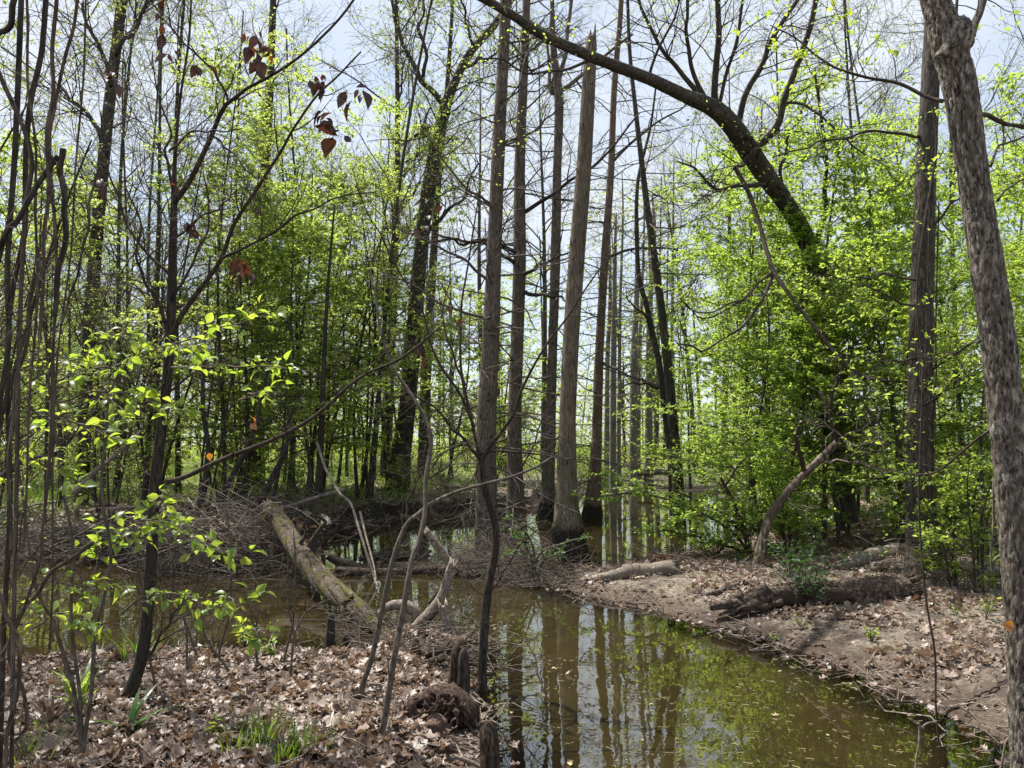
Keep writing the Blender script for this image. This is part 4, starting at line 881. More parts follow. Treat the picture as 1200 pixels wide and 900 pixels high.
# the jam of pale roots where the peninsula ends
J = [('pale curved root humped over the mud beside the mossy log', [(446, 724), (458, 716), (475, 716), (488, 726), (484, 742)], 7.7, [7, 10, 12, 12, 8], M['paletwig']),
     ('bent pale branch rising from the root jam to a broken tip', [(482, 746), (494, 736), (512, 716), (520, 700), (527, 678), (530, 668)], 7.6, [11, 14, 13, 11, 11, 9], M['paletwig']),
     ('straight broken stick with a pale cut end leaning over the far pool', [(532, 674), (520, 655), (508, 640), (500, 629)], 7.7, [9, 8, 8, 7], M['paletwig']),
     ('short upright stub of pale wood in the root jam', [(524, 750), (523, 735), (519, 716)], 7.5, [14, 13, 11], M['paletwig']),
     ('thick pale root curling round the end of the root jam', [(462, 776), (490, 774), (515, 769), (535, 763), (548, 758)], 6.75, [10, 13, 14, 17, 15], M['log']),
     ('dark snapped branch propped against the bent pale branch', [(505, 712), (515, 698), (524, 684)], 7.9, [7, 6, 5], M['dark']),
     ('long low root at the edge of the root jam', [(440, 778), (460, 784), (490, 786), (520, 778)], 6.6, [7, 9, 10, 7], M['log'])]
for lab, px, d, ww, mt in J:
    root, m_, p, r = log_thing('driftwood', lab, 'driftwood', px, d, ww, mt, bark=(.2, 22), group='driftwood of the jam at the peninsula tip', zoff=.05); m_.build('stem', mt, root)
# knees and stumps
def knee(label, x, yb, yt, w_, mat, d, knob=.0, lean=(0, 0), name='cypress_knee'):
    b = P(x, yb, d); hgt = (yb - yt) * d / F; r0 = w_ * .5 * d / F
    root = thing(name, label, 'knee', b, 'cypress knees on the near bank' if mat is M['knee'] else None)
    s = np.linspace(0, 1, 24); rr = r0 * (1.25 - .5 * s ** .8 + knob * np.exp(-((s - .78) / .16) ** 2)) * np.sqrt(np.clip(1 - ((s - .72) / .285) ** 2 * (s > .72), .003, 1))
    p = np.stack([b[0] + lean[0] * s * hgt, b[1] + lean[1] * s * hgt, b[2] - .06 + s * (hgt + .06)], 1)
    m_ = MB(); tubes(m_, p, rr, 22, caps=True, disp=barked(.24, 20, stretch=.22)); m_.build('knee', mat, root)
knee('round topped wet knee standing in the shallows at the bottom centre', 576, 905, 848, 21, M['rust'], 4.55, .12, (-.08, 0))
knee('pointed dark knee standing beside the root jam', 531, 806, 757, 13, M['rust'], 6.1, 0, (.08, 0))
knee('blunt black knee just right of the pointed one', 543, 815, 762, 14, M['dark'], 6.05, .0)
knee('greenish square topped post of wood in the root jam', 486, 786, 748, 11, M['mosslog'], 6.75, .1, name='old_stump')
for x, yb, yt, w_, d, lab in ((513, 842, 825, 14, 5.3, 'small reddish knob of a knee against the dark root mass'), (511, 864, 838, 22, 5.0, 'fat reddish knee with a lumpy top below the dark root mass'), (480, 846, 818, 13, 5.25, 'upright reddish knee at the left end of the dark root mass'),
                              (527, 882, 868, 13, 4.85, 'small knee close to the water edge below the fat reddish one'), (505, 900, 886, 15, 4.7, 'lowest reddish knee near the bottom edge of the photo'), (412, 806, 794, 12, 6.0, 'small round knee alone in the leaf litter'), (531, 812, 800, 8, 5.95, 'tiny knee at the foot of the pointed one'), (462, 860, 846, 12, 5.1, 'squat knee in the litter left of the fat reddish one')):
    knee(lab, x, yb, yt, w_, M['knee'], d, .25)
root, m_, p, r = log_thing('gnarled_burl', 'dark rusty root mass hanging over the water beside the knees', 'root mass', [(492, 822), (510, 818), (528, 824), (544, 838), (552, 856)], 5.35, [14, 26, 34, 32, 18], M['rust'], S=34, bark=(.30, 14), n=60); m_.build('burl', M['rust'], root)
for k, l in enumerate(([(505, 812), (530, 814), (548, 828), (556, 850)], [(498, 826), (520, 845), (538, 858), (552, 868)], [(518, 830), (535, 850), (540, 872)], [(495, 835), (480, 850), (470, 872)])):
    add_limb(root, l, 5.25, (6, 4), M['rust'], wob=.05, name='root', disp=barked(.2, 30))
for k in range(16):
    x0_ = rng.uniform(498, 545); x1_ = x0_ + rng.uniform(-26, 26); add_limb(root, [(x0_, rng.uniform(812, 830)), ((x0_ + x1_) / 2 + rng.uniform(-8, 8), rng.uniform(828, 850)), (x1_, rng.uniform(852, 882))], rng.uniform(5.0, 5.25), (rng.uniform(2, 5), 1.5), M['rust'] if k % 3 else M['knee'], wob=.04, name='root', disp=barked(.25, 30))
root, m_, p, r = log_thing('fallen_stick', 'pale bare stick poking out of the litter towards the water edge', 'stick', [(532, 886), (550, 893), (572, 903)], 4.6, [5, 5, 3], M['paletwig']); m_.build('stem', M['paletwig'], root)
for x, yb, yt, w_, d, lab in ((387, 752, 720, 10, 7.4, 'tall black stub standing in the left pool'), (405, 754, 742, 8, 7.35, 'short black stub standing in the left pool'), (130, 772, 755, 14, 6.7, 'low black stub at the water edge behind the leaf bank')):
    knee(lab, x, yb, yt, w_, M['dark'], d, name='water_stub')
# leaning dead stems over the pools
for lab, px, d, ww, mt in (('thin pale dead stem slanting down across the far pool', [(372, 520), (382, 550), (398, 578), (411, 590), (420, 618), (437, 672), (444, 690)], (13.5, 10.5), (3, 6), M['paletwig']), ('thin dead stem crossing beside the pale slanting one', [(422, 600), (428, 625), (436, 655), (441, 680)], (12, 10.5), (3, 4), M['paletwig']),
                           ('dark stick leaning out of the far pool', [(440, 672), (455, 652), (468, 635)], 11.5, (4, 3), M['dark']), ('grey fallen branch lying along the top of the brush pile', [(270, 632), (300, 612), (330, 597), (365, 585), (402, 574)], (12.5, 14.5), (7, 9), M['paletwig']),
                           ('long mossy leaning stem low in the left thicket', [(0, 560), (30, 540), (67, 530), (100, 493), (140, 463)], 13.5, (9, 5), M['dark']), ('slanting grey dead limb in the left thicket', [(88, 578), (112, 552), (140, 530), (165, 505)], 13.2, (8, 5), M['paletwig']),
                           ('leaning dark sapling stem before the stout trunk', [(250, 602), (266, 570), (280, 543), (299, 500), (312, 440)], 13.6, (9, 5), M['dark']), ('second leaning dark stem right of the stout trunk', [(303, 596), (318, 562), (334, 527), (342, 480)], 13.8, (9, 5), M['dark']), ('upright dark stem left of the stout trunk', [(236, 592), (242, 550), (244, 520), (238, 480), (240, 400), (246, 300)], 14., (8, 4), M['dark']),
                           ('thin dark stem right beside the leaning pair behind the brush pile', [(318, 590), (326, 555), (332, 515), (336, 440)], 14.6, (6, 3), M['dark']), ('slim dark sapling above the end of the brush pile', [(373, 580), (376, 520), (379, 440), (384, 340), (392, 240)], 15., (9, 4), M['dark'])):
    root, m_, p, r = log_thing('dead_sapling', lab, 'sapling', px, d, (ww[0], ww[1] * .5), mt, S=10, bark=(.1, 20)); m_.build('stem', mt, root)
    twigs(root, [(p, r)], [dict(oak[0], n=7, Ln=.6, rmax=.006), dict(oak[1], n=4, Ln=.3)], M['twig'])

def brush(name, label, boxes, n_, lens, mat, lay=.25, arch=.3, rr=(.003, .010)):
    m_ = MB(); allp = []
    for (x, y, d, sx, sz, sy) in boxes:
        c = P(x, y, d); k = n_ // len(boxes)
        q = rng.normal(size=(k, 3)) * [sx, sy, sz] + c; q[:, 2] = np.maximum(q[:, 2], np.maximum(gz(q[:, 0], q[:, 1]), 0) + .01)
        a_ = rng.uniform(0, 6.28, k); e = rng.normal(size=k) * lay; l_ = rng.uniform(*lens, k)
        d_ = np.stack([np.cos(a_) * np.cos(e), np.sin(a_) * np.cos(e) * .7, np.sin(e)], 1); s = np.linspace(-.5, .5, 8)
        bend = rng.normal(size=(k, 3)) * l_[:, None] * .22; bend[:, 2] += l_ * rng.uniform(-.2, arch, k)
        pt = q[:, None] + d_[:, None] * (s[None, :, None] * l_[:, None, None]) + bend[:, None] * (.25 - s[None, :, None] ** 2)
        pt += np.cumsum(rng.normal(size=pt.shape) * .008, 1); pt[..., 2] = np.maximum(pt[..., 2], -.05)
        tubes(m_, pt, np.maximum(rng.uniform(*rr, k), .002)[:, None] * np.linspace(1, .35, 8), 4); allp.append(pt)
    loc = P(*boxes[0][:3]); loc[2] = max(float(gz(loc[0], loc[1])), 0)
    root = thing(name, label, 'brush', loc); m_.build('sticks', mat, root); return root, np.concatenate(allp)
root, bp_ = brush('brush_pile', 'big tangled brush pile of dead twigs heaped behind the mossy log', [(255, 630, 12.2, .7, .28, .4), (280, 615, 12.8, .4, .28, .4), (220, 650, 11.8, .5, .22, .3), (285, 655, 11.8, .4, .2, .3), (345, 600, 14.2, .4, .16, .3)], 560, (.5, 2.0), M['twig'])
brush_extra = []
m_ = MB()
for k in range(150):
    c = P(rng.uniform(170, 305), rng.uniform(595, 660), rng.uniform(11.2, 12.6)); a_ = rng.uniform(0, 6.28); e = rng.normal() * .6; l_ = rng.uniform(.4, 1.5); d_ = np.array([math.cos(a_) * math.cos(e), math.sin(a_) * math.cos(e) * .4, math.sin(e)]) * l_
    pt = cr([c - d_ / 2, c + rng.normal(size=3) * l_ * .12, c + d_ / 2], 8); pt[:, 2] = np.maximum(pt[:, 2], np.maximum(gz(pt[:, 0], pt[:, 1]), 0) + .02); tubes(m_, pt, np.linspace(rng.uniform(.006, .014), .003, 8), 5)
m_.build('pale_sticks', M['paletwig'], root)['kind'] = 'stuff'
m_ = MB(); pos, tan = along(bp_, 2); tubes(m_, np.stack([pos, pos + nrm(tan + rng.normal(size=pos.shape) * .6) * .12, pos + nrm(tan + rng.normal(size=pos.shape) * .8) * .25], 1), np.full((len(pos), 3), .002), 3); m_.build('fine_twigs', M['twig'], root)
m_ = MB(); q = rng.normal(size=(260, 3)) * [.6, .35, .18] + P(275, 628, 12.3); litter(m_, q, .13, .8); m_.build('caught_leaves', M['dead'], root)
root, _ = brush('brush_pile', 'tangle of dead twigs along the dark left end of the far bank', [(60, 625, 12.6, 1.0, .22, .4), (150, 625, 12.6, .9, .22, .4), (-20, 640, 12.4, .8, .2, .4)], 300, (.5, 1.6), M['twig'])
root, bp_ = brush('brush_heap', 'heap of arching grey twigs between two close cypress trunks', [(598, 655, 11.6, .26, .22, .3), (570, 650, 11.6, .3, .25, .3), (610, 675, 10.8, .3, .12, .25), (555, 665, 11.3, .35, .12, .25)], 480, (.4, 1.5), M['twig'], .5, .5, (.002, .007))
m_ = MB(); pos, tan = along(bp_, 2); tubes(m_, np.stack([pos, pos + nrm(tan + rng.normal(size=pos.shape) * .6) * .1, pos + nrm(tan + rng.normal(size=pos.shape) * .8) * .2], 1), np.full((len(pos), 3), .0016), 3); m_.build('fine_twigs', M['paletwig'], root)
root, _ = brush('brush_heap', 'low line of sticks lodged on the mud at the foot of the snag', [(650, 680, 10.7, .35, .04, .15), (700, 676, 10.8, .35, .05, .15), (625, 684, 10.5, .3, .05, .15)], 240, (.2, .8), M['twig'], .2, .2, (.002, .008))
root, _ = brush('brush_heap', 'small jam of thin sticks lodged among the pale roots', [(445, 736, 7.8, .3, .10, .2), (425, 722, 8.2, .3, .12, .2), (500, 745, 7.2, .3, .06, .25), (540, 765, 6.7, .25, .05, .2), (470, 740, 7.5, .3, .05, .25)], 330, (.2, .9), M['twig'], .25, .3, (.0018, .006))
root, _ = brush('brush_heap', 'scatter of dead branches heaped on the tip of the right bank', [(800, 668, 10.8, .4, .06, .25), (850, 672, 10.4, .45, .06, .3), (780, 662, 11.2, .3, .1, .2)], 170, (.3, 1.1), M['twig'], .25, .2, (.003, .010))
root, _ = brush('brush_heap', 'pale twiggy branch ends around the foot of the vine clad tree', [(1080, 660, 9.0, .25, .12, .15), (1120, 690, 8.9, .3, .06, .2)], 110, (.25, .8), M['paletwig'], .6, .3, (.002, .006))
root, _ = brush('brush_heap', 'dead twigs drooping from the near end of the brush pile into the left pool', [(330, 690, 10.6, .5, .16, .3), (240, 670, 11.2, .4, .15, .3)], 130, (.4, 1.3), M['twig'], .7, .4, (.002, .007))
# a low leafy tree reaching left over the channel from the right shore
root, tpl = sapling('low leafy sapling reaching flat green sprays left over the channel from the right shore', [(880, 655), (872, 625), (860, 590), (845, 560)], 11.6, [7, 6, 5, 3], M['darktwig'],
    [([(877, 645), (850, 618), (800, 592), (745, 578), (695, 582)], (11.6, 12.6), (4, 1.2)), ([(870, 620), (835, 596), (780, 572), (722, 560)], (11.6, 12.6), (4, 1.2)), ([(879, 650), (850, 640), (812, 628), (768, 618)], (11.6, 11.9), (3.5, 1.2)), ([(862, 595), (840, 565), (805, 540), (765, 530)], (11.6, 12.3), (3.5, 1.2)),
     ([(875, 630), (900, 610), (925, 602), (950, 605)], (11.6, 11.2), (3, 1.2)), ([(850, 570), (870, 540), (900, 525)], (11.6, 11.4), (3, 1.2)), ([(872, 625), (850, 610), (820, 604), (790, 602)], (11.6, 11.2), (3, 1.2))],
    [dict(n=15, t0=.15, t1=1, Ln=.62, ang=50, grav=-.01, wig=.14, npts=7, rfac=.55, rmin=.002, rmax=.006, taper=.3, flat=.85), dict(n=6, t0=.2, t1=1, Ln=.26, ang=45, wig=.16, npts=4, rfac=.6, rmin=.0014, flat=.85)], leaf=(7, .06, M['leaf_right'], dict(lvl=0, up=2.)))
# dark leaf drift at the tip of the right bank
c = P(780, 662, 11.2); root = thing('leaf_drift', 'dark drift of matted leaves piled on the tip of the right bank', 'leaf drift', gp(c[0], 11.2))
m_ = MB(); q = rng.normal(size=(340, 3)) * [.26, .14, .06]; q[:, 2] = np.abs(q[:, 2]) * np.exp(-(q[:, 0] / .35) ** 2) * 2; q += c + [0, 0, -.06]; litter(m_, q, .10, .9, rng.uniform(0, .35, 340)); m_.build('leaves', M['dead'], root)

# fallen sticks one can count on the right bank
for k, (px, ww) in enumerate((([(826, 700), (850, 692), (872, 682), (888, 672), (906, 670)], (5, 3)), ([(1000, 838), (1090, 838), (1130, 822), (1180, 798)], (0, 0)), ([(1105, 840), (1140, 822), (1165, 808), (1182, 795)], (3, 2)), ([(878, 765), (895, 762), (905, 760), (912, 766)], (3, 2)), ([(1050, 705), (1075, 700), (1100, 708)], (3, 2)), ([(950, 728), (985, 722), (1030, 724)], (3, 2)), ([(1040, 690), (1033, 703), (1026, 712)], (2, 1.5)))):
    if ww[0] == 0: continue
    pts = [hit(*q) for q in px]; p = cr(np.array(pts) + [0, 0, .02], 20) + rng.normal(size=(20, 3)) * .006; root = thing('fallen_stick', ['long pale curved stick lying above the left end of the rotten log', '', 'thin dark stick lying on the mud beside the scaly trunk', 'short crooked stick at the edge of the mud and water', 'little stick lying just right of the rotten log', 'thin stick lying on the leaves in front of the rotten log', 'short stick leaning on the front of the rotten log'][k], 'stick', p[0], 'sticks on the right bank')
    m_ = MB(); tubes(m_, p, np.linspace(ww[0], ww[1], 20) * .5 * p[:, 1] / F, 7); m_.build('stem', M['twig'] if k != 2 else M['darktwig'], root)

# ------------------------------------------------------------------ near saplings
sp3 = [dict(n=8, t0=.2, t1=1, Ln=.5, ang=42, grav=.02, wig=.16, npts=8, rfac=.55, rmin=.0016, rmax=.005, taper=.3), dict(n=5, t0=.15, t1=1, Ln=.24, ang=45, grav=.01, wig=.18, npts=6, rfac=.6, rmin=.0011), dict(n=3, t0=.2, t1=1, Ln=.11, ang=45, wig=.2, npts=4, rfac=.6, rmin=.0009)]
rS3, tp3 = sapling('crooked mossy sapling rising from the leaf bank, spreading bare dark limbs over the upper left', [(147, 845), (152, 812), (163, 778), (170, 740), (174, 690), (178, 640), (183, 570), (190, 500), (196, 420), (200, 330), (204, 240), (206, 180), (212, 110), (222, 40), (226, -30)], 5.0, [17, 15, 13, 13, 12, 12, 12, 12, 11, 10, 7, 4, 3, 2.5, 2], M['dark'],
    [([(205, 237), (222, 210), (240, 175), (250, 155), (262, 130), (268, 118), (285, 107), (307, 97), (350, 66), (400, 20), (430, -20)], (5.0, 4.4), (7, 2.5)), ([(198, 400), (210, 372), (225, 350), (245, 325), (262, 300), (275, 265), (290, 235), (308, 208), (330, 180), (345, 150), (370, 112), (400, 86), (425, 60)], (5.0, 4.3), (7, 2)),
     ([(262, 302), (290, 290), (333, 263), (365, 245), (400, 230), (440, 224)], (4.7, 4.2), (4, 1.5)), ([(198, 400), (190, 370), (180, 345), (165, 322), (160, 300), (165, 260), (150, 220)], (5., 4.8), (5, 2)), ([(205, 237), (197, 200), (195, 175), (198, 150), (185, 110), (180, 60)], (5., 5.2), (4, 1.5)), ([(200, 175), (225, 155), (250, 155), (285, 150)], (4.9, 4.6), (3, 1.5)), ([(267, 120), (255, 90), (230, 65), (205, 35), (195, 0)], (4.8, 4.6), (3, 1.5)), ([(250, 160), (270, 178), (290, 200), (310, 210)], (4.8, 4.6), (2.5, 1.2)),
     ([(188, 566), (215, 558), (250, 543), (290, 528), (330, 512), (365, 490), (400, 460), (430, 440), (460, 424), (490, 405), (515, 385)], (5.0, 4.9), (6, 2.5)), ([(172, 770), (185, 752), (200, 725), (212, 705)], (5., 4.8), (4, 2)), ([(197, 440), (175, 470), (150, 480)], (5., 4.8), (3, 1.5)), ([(195, 460), (225, 440), (265, 425), (290, 415)], (5., 4.7), (3, 1.5)),
     ([(203, 280), (235, 255), (262, 240), (275, 220)], (5., 5.2), (3, 1.5)), ([(200, 320), (165, 290), (140, 240), (125, 190), (120, 130)], (5., 5.2), (4, 1.5)), ([(200, 350), (230, 300), (245, 250), (240, 200)], (5., 5.3), (4, 1.5))], sp3)
# russet leaves still hanging on it
m_ = None
HL = [(293, 60, 18), (302, 72, 20), (317, 62, 14), (298, 48, 12), (302, 78, 16), (232, 88, 15), (204, 70, 12), (134, 88, 14), (137, 103, 16), (366, 103, 14), (378, 98, 14), (380, 140, 16), (386, 146, 14), (394, 168, 20), (408, 118, 18), (424, 116, 18), (377, 108, 12), (188, 18, 12), (188, 38, 14), (220, 268, 18), (200, 222, 14), (122, 215, 12), (280, 315, 16), (284, 330, 14), (496, 238, 14), (513, 240, 12), (496, 262, 10)]
for x, y, s_ in HL:
    d = rng.uniform(4.2, 4.7); m_ = MB(); c = P(x, y - s_ * .5, d); leaves(m_, c + rng.normal(size=(4, 3)) * .02, rng.normal(size=(4, 3)) * .6, s_ * 1.2 * d / F, droop=-1.0, fine=True, wid=.23, spread=.6, jitter=.5); o = m_.build('dead_leaf', M['russet'], rS3, smooth=True)
for x, y in ((292, 487), (293, 496), (245, 530)):
    m_ = MB(); c = P(x, y, 4.8); leaves(m_, c[None], np.zeros((1, 3)), 12 * 4.8 / F, droop=-.8, fine=True, wid=.36); m_.build('orange_leaf', M['orange'], rS3)
spS = [dict(n=9, t0=.15, t1=1, Ln=.55, ang=44, grav=.0, wig=.15, npts=8, rfac=.55, rmin=.0016, rmax=.004, taper=.3), dict(n=4, t0=.2, t1=1, Ln=.25, ang=45, grav=.0, wig=.18, npts=6, rfac=.6, rmin=.0011), dict(n=2, t0=.2, t1=1, Ln=.12, ang=45, wig=.2, npts=4, rfac=.6, rmin=.0009)]
rS1, tp1 = sapling('mossy crooked sapling standing at the water edge in the centre, bare thin branches fanning out', [(567, 806), (566, 770), (568, 735), (572, 700), (576, 672), (581, 645), (582, 618), (576, 595), (568, 570), (564, 545), (563, 535)], 6.1, [11, 10, 10, 10, 9, 8.5, 8, 7.5, 7, 6.5, 7], M['dark'],
    [([(564, 540), (558, 510), (550, 480), (543, 440), (540, 400), (542, 360), (548, 320), (556, 260), (560, 220)], (6.1, 6.3), (4.5, 1.5)), ([(566, 537), (578, 520), (592, 500), (606, 478), (613, 455), (625, 430), (645, 400), (665, 372), (690, 332), (705, 310)], (6.1, 5.6), (5, 1.5)), ([(562, 536), (548, 518), (530, 500), (512, 478), (490, 465), (470, 455)], (6.1, 5.7), (4, 1.5)), ([(563, 533), (545, 520), (520, 530), (500, 545), (470, 560)], (6.1, 5.8), (3, 1.2)),
     ([(556, 500), (545, 470), (525, 440), (505, 400), (495, 360), (470, 320), (455, 290)], (6.1, 5.9), (4, 1.2)), ([(566, 530), (590, 528), (620, 530), (650, 535), (690, 540)], (6.1, 5.8), (3, 1.2)), ([(562, 540), (555, 560), (535, 580)], (6.1, 5.9), (3, 1.2)), ([(572, 700), (590, 672), (610, 640), (640, 610)], (6.1, 5.8), (2, 1)), ([(545, 450), (530, 410), (520, 370), (526, 330)], (6.2, 6.4), (3, 1.2))], spS)
for x, y, s_ in ((495, 405, 16), (499, 420, 14), (492, 412, 15), (540, 376, 13), (523, 362, 12), (553, 352, 8)):
    m_ = MB(); leaves(m_, P(x, y - 6, 6.) + rng.normal(size=(1, 3)) * .01, rng.normal(size=(1, 3)) * .4, s_ * 1.2 * 6 / F, droop=-1.3, fine=True, wid=.25, spread=.35); m_.build('dead_leaf', M['russet'], rS1)
sapling('thin curved pale sapling arching right across the pools from the leaf bank', [(416, 842), (425, 805), (436, 772), (446, 722), (456, 675), (466, 642), (478, 614), (490, 602), (505, 590), (535, 576), (570, 566), (600, 558), (630, 546), (648, 536)], [5.2, 5.2, 5.3, 5.4, 5.5], [6.5, 6, 5.5, 5, 4.5, 4, 3.5, 3, 2], M['twig'], [([(477, 612), (478, 590), (487, 570), (497, 548), (500, 520)], (5.4, 5.5), (3, 1.5))], [dict(spS[0], n=7, Ln=.35), dict(spS[1], n=3, Ln=.16)])
sapling('thin brown sapling curving up from the leaf bank to the left of the centre sapling', [(440, 900), (450, 848), (461, 775), (474, 712), (485, 655), (492, 632), (498, 600), (500, 560), (507, 515), (497, 485), (480, 458), (462, 430), (447, 385), (440, 330)], [4.6, 4.7, 4.9, 5.1, 5.3], [7.5, 7, 6.5, 6, 5.5, 5, 4.5, 4, 3.5, 2], M['twig'], [([(500, 560), (520, 550), (540, 530), (560, 505)], (5., 5.), (2.5, 1)), ([(507, 515), (500, 495), (520, 470), (530, 450)], (5.1, 5.2), (2.5, 1)), ([(480, 458), (455, 470), (430, 480)], (5.2, 5.2), (2, 1))], [dict(spS[0], n=6, Ln=.35), dict(spS[1], n=3, Ln=.16)])
# thin wands on the leaf bank
for k, (x, y, xt, yt, d) in enumerate(((256, 775, 268, 600, 6.0), (330, 790, 345, 620, 5.8), (352, 775, 338, 640, 6.2), (222, 800, 215, 620, 5.6), (235, 775, 196, 655, 6.), (300, 790, 300, 660, 5.8), (112, 790, 84, 640, 5.6), (268, 790, 228, 690, 5.5), (82, 820, 60, 600, 4.8), (340, 800, 372, 690, 5.6), (180, 795, 150, 560, 5.2))):
    sapling('thin bare wand growing from the leaf bank at the edge of the left pool', [(x, y), ((x + xt) / 2 + rng.uniform(-10, 10), (y + yt) / 2), (xt, yt)], d, (3, 1.2), M['twig'], [], [dict(spS[0], n=6, Ln=.4, t0=.3), dict(spS[1], n=2, Ln=.18)], 'thin wands at the edge of the left pool', name='thin_wand', S=6)

# leafy shrub of the left foreground
root = thing('leafy_shrub', 'slender shrub with fresh yellow green leaves in the left foreground', 'shrub', gp(P(95, 880, 3.6)[0], 3.6))
SPR = [([(20, 470), (60, 450), (100, 435), (150, 425), (200, 405), (245, 400)], 11), ([(70, 470), (110, 460), (150, 462), (190, 472), (222, 482)], 10), ([(150, 425), (200, 405), (250, 388), (300, 372), (338, 366)], 9), ([(200, 432), (245, 430), (300, 428), (338, 430)], 9), ([(20, 520), (60, 495), (100, 500), (150, 518)], 8), ([(50, 535), (80, 552), (105, 570)], 5), ([(85, 430), (115, 405), (140, 395), (165, 402)], 6), ([(280, 470), (300, 460), (330, 458)], 3), ([(40, 500), (30, 540), (28, 570)], 4), ([(120, 450), (140, 480), (160, 495)], 5), ([(30, 450), (60, 430), (90, 420), (110, 412)], 6),
       ([(60, 640), (100, 622), (140, 607), (180, 612), (215, 622), (240, 636)], 9), ([(210, 622), (245, 640), (285, 650)], 5), ([(30, 690), (60, 682), (100, 690), (130, 682)], 6), ([(40, 735), (65, 720), (95, 722), (120, 740)], 7), ([(140, 720), (170, 700), (200, 697), (240, 700), (268, 712)], 8), ([(90, 660), (120, 642), (145, 628)], 5), ([(150, 640), (175, 625), (195, 618)], 5), ([(185, 590), (193, 600), (200, 605)], 2), ([(180, 600), (190, 585), (194, 578)], 2), ([(290, 745), (303, 735), (312, 742)], 3), ([(270, 700), (275, 712), (300, 690)], 3)]
m_ = MB(); lb = MB()
for l, n_ in SPR:
    d = rng.uniform(3.3, 3.8); p, r = trace(l, (d + .2, d - .1), (2.4, 1), 24, .02); tubes(m_, p, np.maximum(r, .0012), 5)
    q, qr = spawn(p[None], r[None], int(n_ * 3.2), .1, 1, .12, 50, wig=.12, npts=4, rmin=.0009, flat=.5); tubes(m_, q, qr, 3)
    pos, tan = along(q, 2, .3, 1); leaves(lb, pos, tan, .052, fine=True, droop=-.3, wid=.27, jitter=.5)
for l in ([(95, 880), (90, 780), (80, 640), (70, 540), (60, 450), (70, 400)], [(95, 880), (110, 780), (125, 660), (120, 560), (130, 470), (150, 420)], [(95, 880), (75, 760), (45, 700), (25, 560), (20, 470)]):
    p, r = trace(l, (3.6, 3.5), (5, 2), 50, .03); tubes(m_, p, r, 6)
m_.build('stems', M['twig'], root); lb.build('foliage', M['leaf_near'], root)
# hanging vines and wiry stems along the left edge
VN = [([(60, -190), (36, -80), (20, -10), (14, 18), (6, 34), (-8, 48), (-50, 110), (-90, 260), (-110, 500), (-118, 940)], 9, 'short thick dark vine across the top left corner'), ([(54, -20), (48, 60), (36, 120), (31, 200), (26, 270), (14, 350), (9, 450), (12, 600), (6, 750), (0, 920)], 8, 'long brown vine stem running the full height near the left edge'),
      ([(92, -20), (86, 30), (76, 70), (65, 130), (58, 170), (60, 240), (63, 290), (67, 330), (66, 365), (63, 400), (61, 480), (57, 560), (52, 620), (50, 650), (33, 700), (17, 740), (2, 768)], 5, 'dark vine that swings out at the top and bends back to the edge low down'), ([(73, 176), (72, 200), (73, 232), (78, 272), (72, 305), (67, 345), (65, 370)], 9, 'stubby broken vine end with a mossy top'),
      ([(-90, 940), (-74, 640), (-40, 420), (-8, 310), (8, 275), (22, 255), (45, 218), (68, 182)], 9, 'thick vine slanting up to the broken vine end'), ([(66, -10), (62, 80), (56, 150), (57, 230), (52, 300), (48, 400)], 6, 'vine stem hanging beside the broken vine end'), ([(44, 290), (36, 360), (25, 420), (16, 480), (12, 560), (14, 650)], 6, 'pale vine slanting down to the left edge'), ([(26, -60), (18, 150), (10, 320), (6, 420), (-4, 520), (-14, 700), (-20, 940)], 8, 'dark vine at the very edge at mid height'),
      ([(108, 637), (85, 655), (60, 672), (42, 695), (28, 715), (14, 750), (12, 775), (28, 805), (33, 840), (25, 858), (-6, 860)], 6, 'curved vine looping back to the edge above the leaf bank'), ([(-5, 690), (14, 735), (24, 785), (12, 850), (4, 915)], 6, 'lower vine stem bowing out at the bottom left'), ([(100, -10), (96, 120), (84, 260), (70, 400), (62, 520), (64, 640), (58, 760)], 3, 'thin grey vine hanging straight down'), ([(30, -10), (34, 90), (40, 200), (44, 330), (36, 480), (28, 640)], 4, 'thin brown vine crossing the thicker stems'), ([(112, 205), (104, 250), (96, 300), (84, 345), (72, 380)], 4, 'pale vine slanting from the upper right into the stems'), ([(-60, -90), (-30, 30), (0, 90), (20, 130), (34, 190), (30, 260), (22, 420), (20, 640), (14, 940)], 7, 'dark vine curving in from the edge near the top')]
for k, (l, ww, lab) in enumerate(VN):
    d = rng.uniform(2.7, 3.3); p, r = trace(l, d, (ww, ww * .8), 90, .015); b = p[-1] if p[-1][2] < p[0][2] else p[0]
    root = thing('climbing_vine', lab, 'vine', b, 'vines along the left edge'); m_ = MB(); tubes(m_, p, r * .78, 9, caps=True, disp=barked(.16, 70)); m_.build('stem', M['vine'] if ww < 8 else M['dark'], root)
    twigs(root, [(p, r)], [dict(n=8, t0=.05, t1=1, Ln=.35, ang=40, grav=.03, wig=.2, npts=8, rfac=.5, rmin=.0013, rmax=.0025, taper=.2), dict(n=2, t0=.2, t1=1, Ln=.16, ang=45, wig=.2, npts=5, rfac=.6, rmin=.001)], M['darktwig'])
